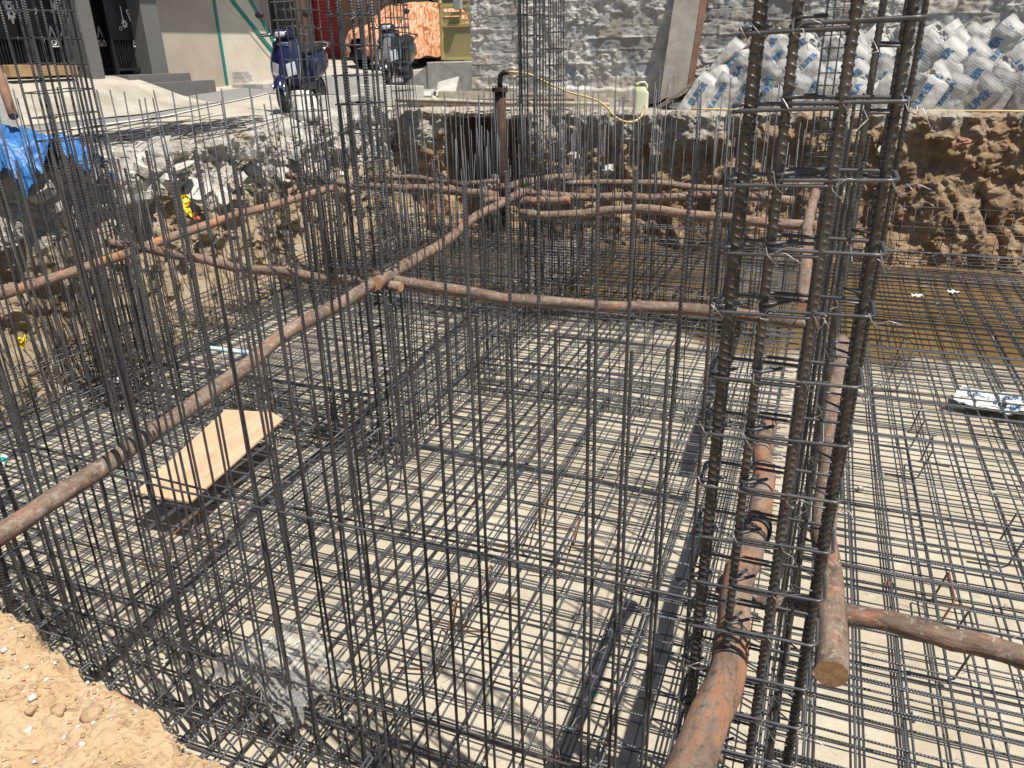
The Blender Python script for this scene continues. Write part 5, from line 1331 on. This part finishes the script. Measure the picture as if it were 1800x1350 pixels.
# ---- rubble on the pit walls
mb = MB()
for i in range(1500):
    left = i < 850
    if left: c = Vector(left_wall(R.uniform(.1, .93), R.choice((R.uniform(0, .12), R.uniform(.4, .9), R.uniform(.5, .85)))))
    else: c = Vector(far_wall(R.uniform(.1, .8), R.choice((R.uniform(0, .1), R.uniform(0, .2), R.uniform(.5, .85)))))
    a, b, z = c
    if b > 12.95 and not left and z < 1.9: continue
    r = R.choice((.015, .02, .02, .03, .03, .045, .065)) if left else R.choice((.012, .015, .02, .02, .03, .04)); q = Matrix.Rotation(R.uniform(0, 6), 3, Vector((R.random(), R.random(), R.random()+.1)).normalized())
    vs = []
    for x, y, w_ in ((-1,-1,-1),(1,-1,-1),(1,1,-1),(-1,1,-1),(-1,-1,1),(1,-1,1),(1,1,1),(-1,1,1)):
        vs.append(c+q @ Vector((x*R.uniform(.5,1), y*R.uniform(.5,1), w_*R.uniform(.3,.7)))*r)
    mb.add(vs, [(3,2,1,0),(4,5,6,7),(0,1,5,4),(1,2,6,5),(2,3,7,6),(3,0,4,7)], (R.choice((0, 0, 1)) if z > 1.1 else 2) if left else (R.choice((0, 1, 1)) if z > 1.5 and a < 0 else 1))
tag(mb.build('rubble', [M['chunk'], M['soil_back'], M['soil_left']], smooth=False), 'small broken rubble crumbled over the pit walls and their foot', 'rubble', kind='stuff')
for i, (px, py, r, th, tilt, lab) in enumerate([
    (255, 292, .20, .10, .5, 'tilted pale concrete chunk with a sharp corner right of the blue tarpaulin'),
    (238, 345, .34, .07, .25, 'broad flat concrete slab ledge above the reddish pole'),
    (345, 330, .26, .09, .6, 'pale broken slab above the yellow packet'),
    (300, 318, .16, .08, .9, 'small tilted concrete chunk left of the yellow packet'),
    (410, 318, .24, .09, .7, 'pale slab leaning down the rubble right of the yellow packet'),
    (440, 272, .30, .07, .2, 'flat crust slab on the rim below the heap of bars'),
    (455, 300, .20, .12, .9, 'thick concrete chunk under the rim crust slab'),
    (520, 270, .22, .10, .5, 'concrete chunk on the rim left of the white sack'),
    (180, 275, .20, .06, .15, 'flat pale slab just right of the blue tarpaulin'),
    (395, 345, .20, .10, .8, 'concrete chunk low in the rubble above the reddish pole'),
    (150, 300, .16, .10, .6, 'shaded chunk under the rim below the tarpaulin'),
    (320, 290, .26, .05, .2, 'thin white crust plate on the rim in front of the bar heap'),
    (500, 305, .16, .10, 1.0, 'small chunk in the shade under the white rubble rim'),
    (70, 330, .18, .10, .5, 'pale chunk below the left end of the tarpaulin')]):
    p = atA(px, py, -7.0); o = slab('concrete_chunk', r*.8, i*7+3, M['chunk'], th); o.location = p; o.rotation_euler = (R.uniform(-.2, .2), tilt, R.uniform(0, 6)); tag(o, lab, 'concrete chunk')
for i, (px, py, r, th, lab) in enumerate([(1070, 300, .17, .08, 'white block stuck in the far wall right of the thin cage'), (1010, 275, .14, .07, 'small pale slab high in the far wall behind the thin cage'), (1555, 272, .16, .07, 'pale flat stone in the far wall just right of the near cage'), (1690, 250, .12, .08, 'reddish lump high in the brown far wall')]):
    p = atB(px, py, 12.5); o = rock('concrete_chunk' if i < 3 else 'brick_piece', r*.62, i*5+41, M['chunk'] if i < 3 else M['red_tile'], None, (1.1, .8, .7), .9, 3); o.location = p; o.rotation_euler = (R.uniform(-.4, .4), R.uniform(-.9, .9), R.uniform(0, 1)); tag(o, lab, 'concrete chunk' if i < 3 else 'brick piece')

# ---- things lying on the mats
pts = [(-3.99, 3.22), (-3.55, 3.24), (-3.74, 4.49), (-3.90, 4.56), (-4.30, 4.48)]
o = MB().prism(pts, 2, .335, .353).build('plywood_plank', M['ply'], None, False, .002); tag(o, 'new light brown plywood plank lying on the upper mat of the left bay', 'plywood')
def film_fn(u, v):
    p = Vector((-2.36+.52*u+.10*v, 2.03+.36*v+.06*sin(u*5), 0)); q = (u*3, v*3, 0)
    return (p.x+.05*nz(q, 1, 3, 2), p.y+.05*nz(q, 1, 3, 5), .325+.07*abs(nz(q, .8, 4, 9))+.035*abs(nz((u*9, v*4, 0), 1, 3, 3))+.03*sin(v*7+u*3)**2-.05*(1 if v < .1 else 0))
tag(crumple(60, 50, film_fn, 'plastic_sheet', M['film']), 'crumpled clear plastic sheet lying on the near mat', 'plastic sheet')
t = thing('cement_sack', (1.72, 7.22, .075), 'empty white cement bag lying flat on the right mat', 'empty bag', rz=-.30)
def eb(x, y): return Vector((x, y, .035+.05*nz((x*5, y*6, 0), 1, 3, 4)+.035*abs(nz((x*11, y*9, 0), 1, 3, 7))+.03*sin(x*9)*.5))
m = MB().grid(34, 20, lambda u, v: eb(-.33+.66*u+.04*nz((0, v*3, 1), 1, 2), -.20+.40*v+.04*nz((u*4, 0, 2), 1, 2)))
k = len(m.v); m.grid(34, 20, lambda u, v: eb(-.33+.66*u+.04*nz((0, v*3, 1), 1, 2), -.20+.40*v+.04*nz((u*4, 0, 2), 1, 2))-Vector((0, 0, .012)), flip=True)
m.build('bag', M['white_paper'], t)
for s, yo, xo, sc_ in (('BIRLA SUPER', .07, .02, .8), ('SUPER', -.10, .08, .55)):
    vs, fs = txt[s]; MB().add([eb(max(-.3, min(.3, v.x*sc_+xo)), max(-.18, min(.18, v.y*sc_+yo)))+Vector((0, 0, .006)) for v in vs], fs).build('print', M['bag_ink'], t)
p = atZ(10, 812, .345); t = thing('water_bottle', p, 'small clear bottle with a green cap on the left mat', 'bottle', rz=-.9)
MB().lathe([(0, 0), (.031, .002), (.033, .02), (.031, .10), (.033, .13), (.022, .165), (.012, .18), (.012, .19), (0, .19)], 16, (0, 0, .034), Matrix.Rotation(pi/2, 3, 'Y')).build('bottle', M['clear'], t)
MB().lathe([(0, .19), (.016, .19), (.016, .21), (0, .21)], 14, (0, 0, .034), Matrix.Rotation(pi/2, 3, 'Y')).build('cap', M['green_plastic'], t)
MB().lathe([(.0335, .05), (.0345, .051), (.0345, .10), (.0335, .101)], 16, (0, 0, .034), Matrix.Rotation(pi/2, 3, 'Y')).build('label_band', M['green_plastic'], t)
p = atZ(1045, 1220, .012); tag(MB().lathe([(0, 0), (.016, 0), (.016, .012), (.013, .014), (.012, .004), (0, .004)], 16, p).build('bottle_cap', M['green_plastic']), 'tiny green bottle cap on the pale floor between the near bars', 'bottle cap')
plank('timber_strip', 'pale blue painted timber strip lying on the left mat', 'timber strip', atZ(366, 611, .35), atZ(449, 622, .35), .06, .02, M['blue_strip'], 0)
plank('timber_strip', 'short brown timber offcut lying across the left mat', 'timber strip', atZ(95, 640, .2), atZ(20, 668, .2), .05, .03, M['brown_wood'], 0)
p = atA(322, 362, -6.62); t = thing('food_packet', p, 'crumpled yellow packet caught in the rubble above the reddish pole', 'packet'); t.scale = (.75,)*3
MB().grid(22, 26, lambda u, v: (.04*v+.07*nz((u*3, v*3, 0), 1, 3, 5), -.13+.24*u*(1-.45*v)+.09*v+.04*nz((u*4, v*4, 3), 1, 3, 6), .16-.30*v+.05*nz((u*5, v*3, 6), 1, 3, 2))).build('packet', M['yellow_packet'], t)
MB().grid(12, 10, lambda u, v: (.09+.05*nz((u*3, v*3, 0), 1, 3, 8), .05+.12*u+.03*nz((u*4, v*4, 0), 1, 2), -.12-.10*v+.04*nz((u*5, v*3, 1), 1, 3))).build('torn_corner', M['orange_packet'], t)
MB().lathe([(0, .0), (.022, .0)], 12, (.085, .04, .03), Matrix.Rotation(pi/2, 3, 'Y')).build('emblem', M['bag_red'], t)
p = atA(40, 600, -6.5); tag(crumple(10, 10, lambda u, v: (p.x+.05*nz((u*3, v*3, 0), 1, 2), p.y-.05+.09*u, p.z-.03+.06*v+.05*nz((u*4, v*4, 0), 1, 2, 3)), 'wrapper', M['yellow_packet']), 'small yellow wrapper low on the left pit wall at the frame edge', 'wrapper')
for i, (x, y, lab) in enumerate(((905, 494, 'white scrap on the muddy water behind the brown cross pole'), (775, 510, 'white scrap near the middle column cage on the wet mat'), (1612, 520, 'pale scrap of packing at the edge of the muddy water'), (1676, 515, 'white scrap by the far edge of the right mat'), (205, 670, 'white scrap in the tangle at the left column cage'))):
    p = atZ(x, y, .33); tag(crumple(9, 7, lambda u, v: (p.x-.06+.12*u, p.y-.04+.08*v, p.z+.05*abs(nz((u*4, v*4, i), 1, 2, i))), 'paper_scrap', M['white_paper']), lab, 'paper scrap')
p = atZ(1565, 1018, .05); tag(crumple(8, 6, lambda u, v: (p.x-.035+.07*u, p.y-.02+.04*v*sin(pi*u), .014+.02*sin(pi*u)*v), 'dry_leaf', M['leaf']), 'curled brown leaf on the floor of the right bay', 'leaf')
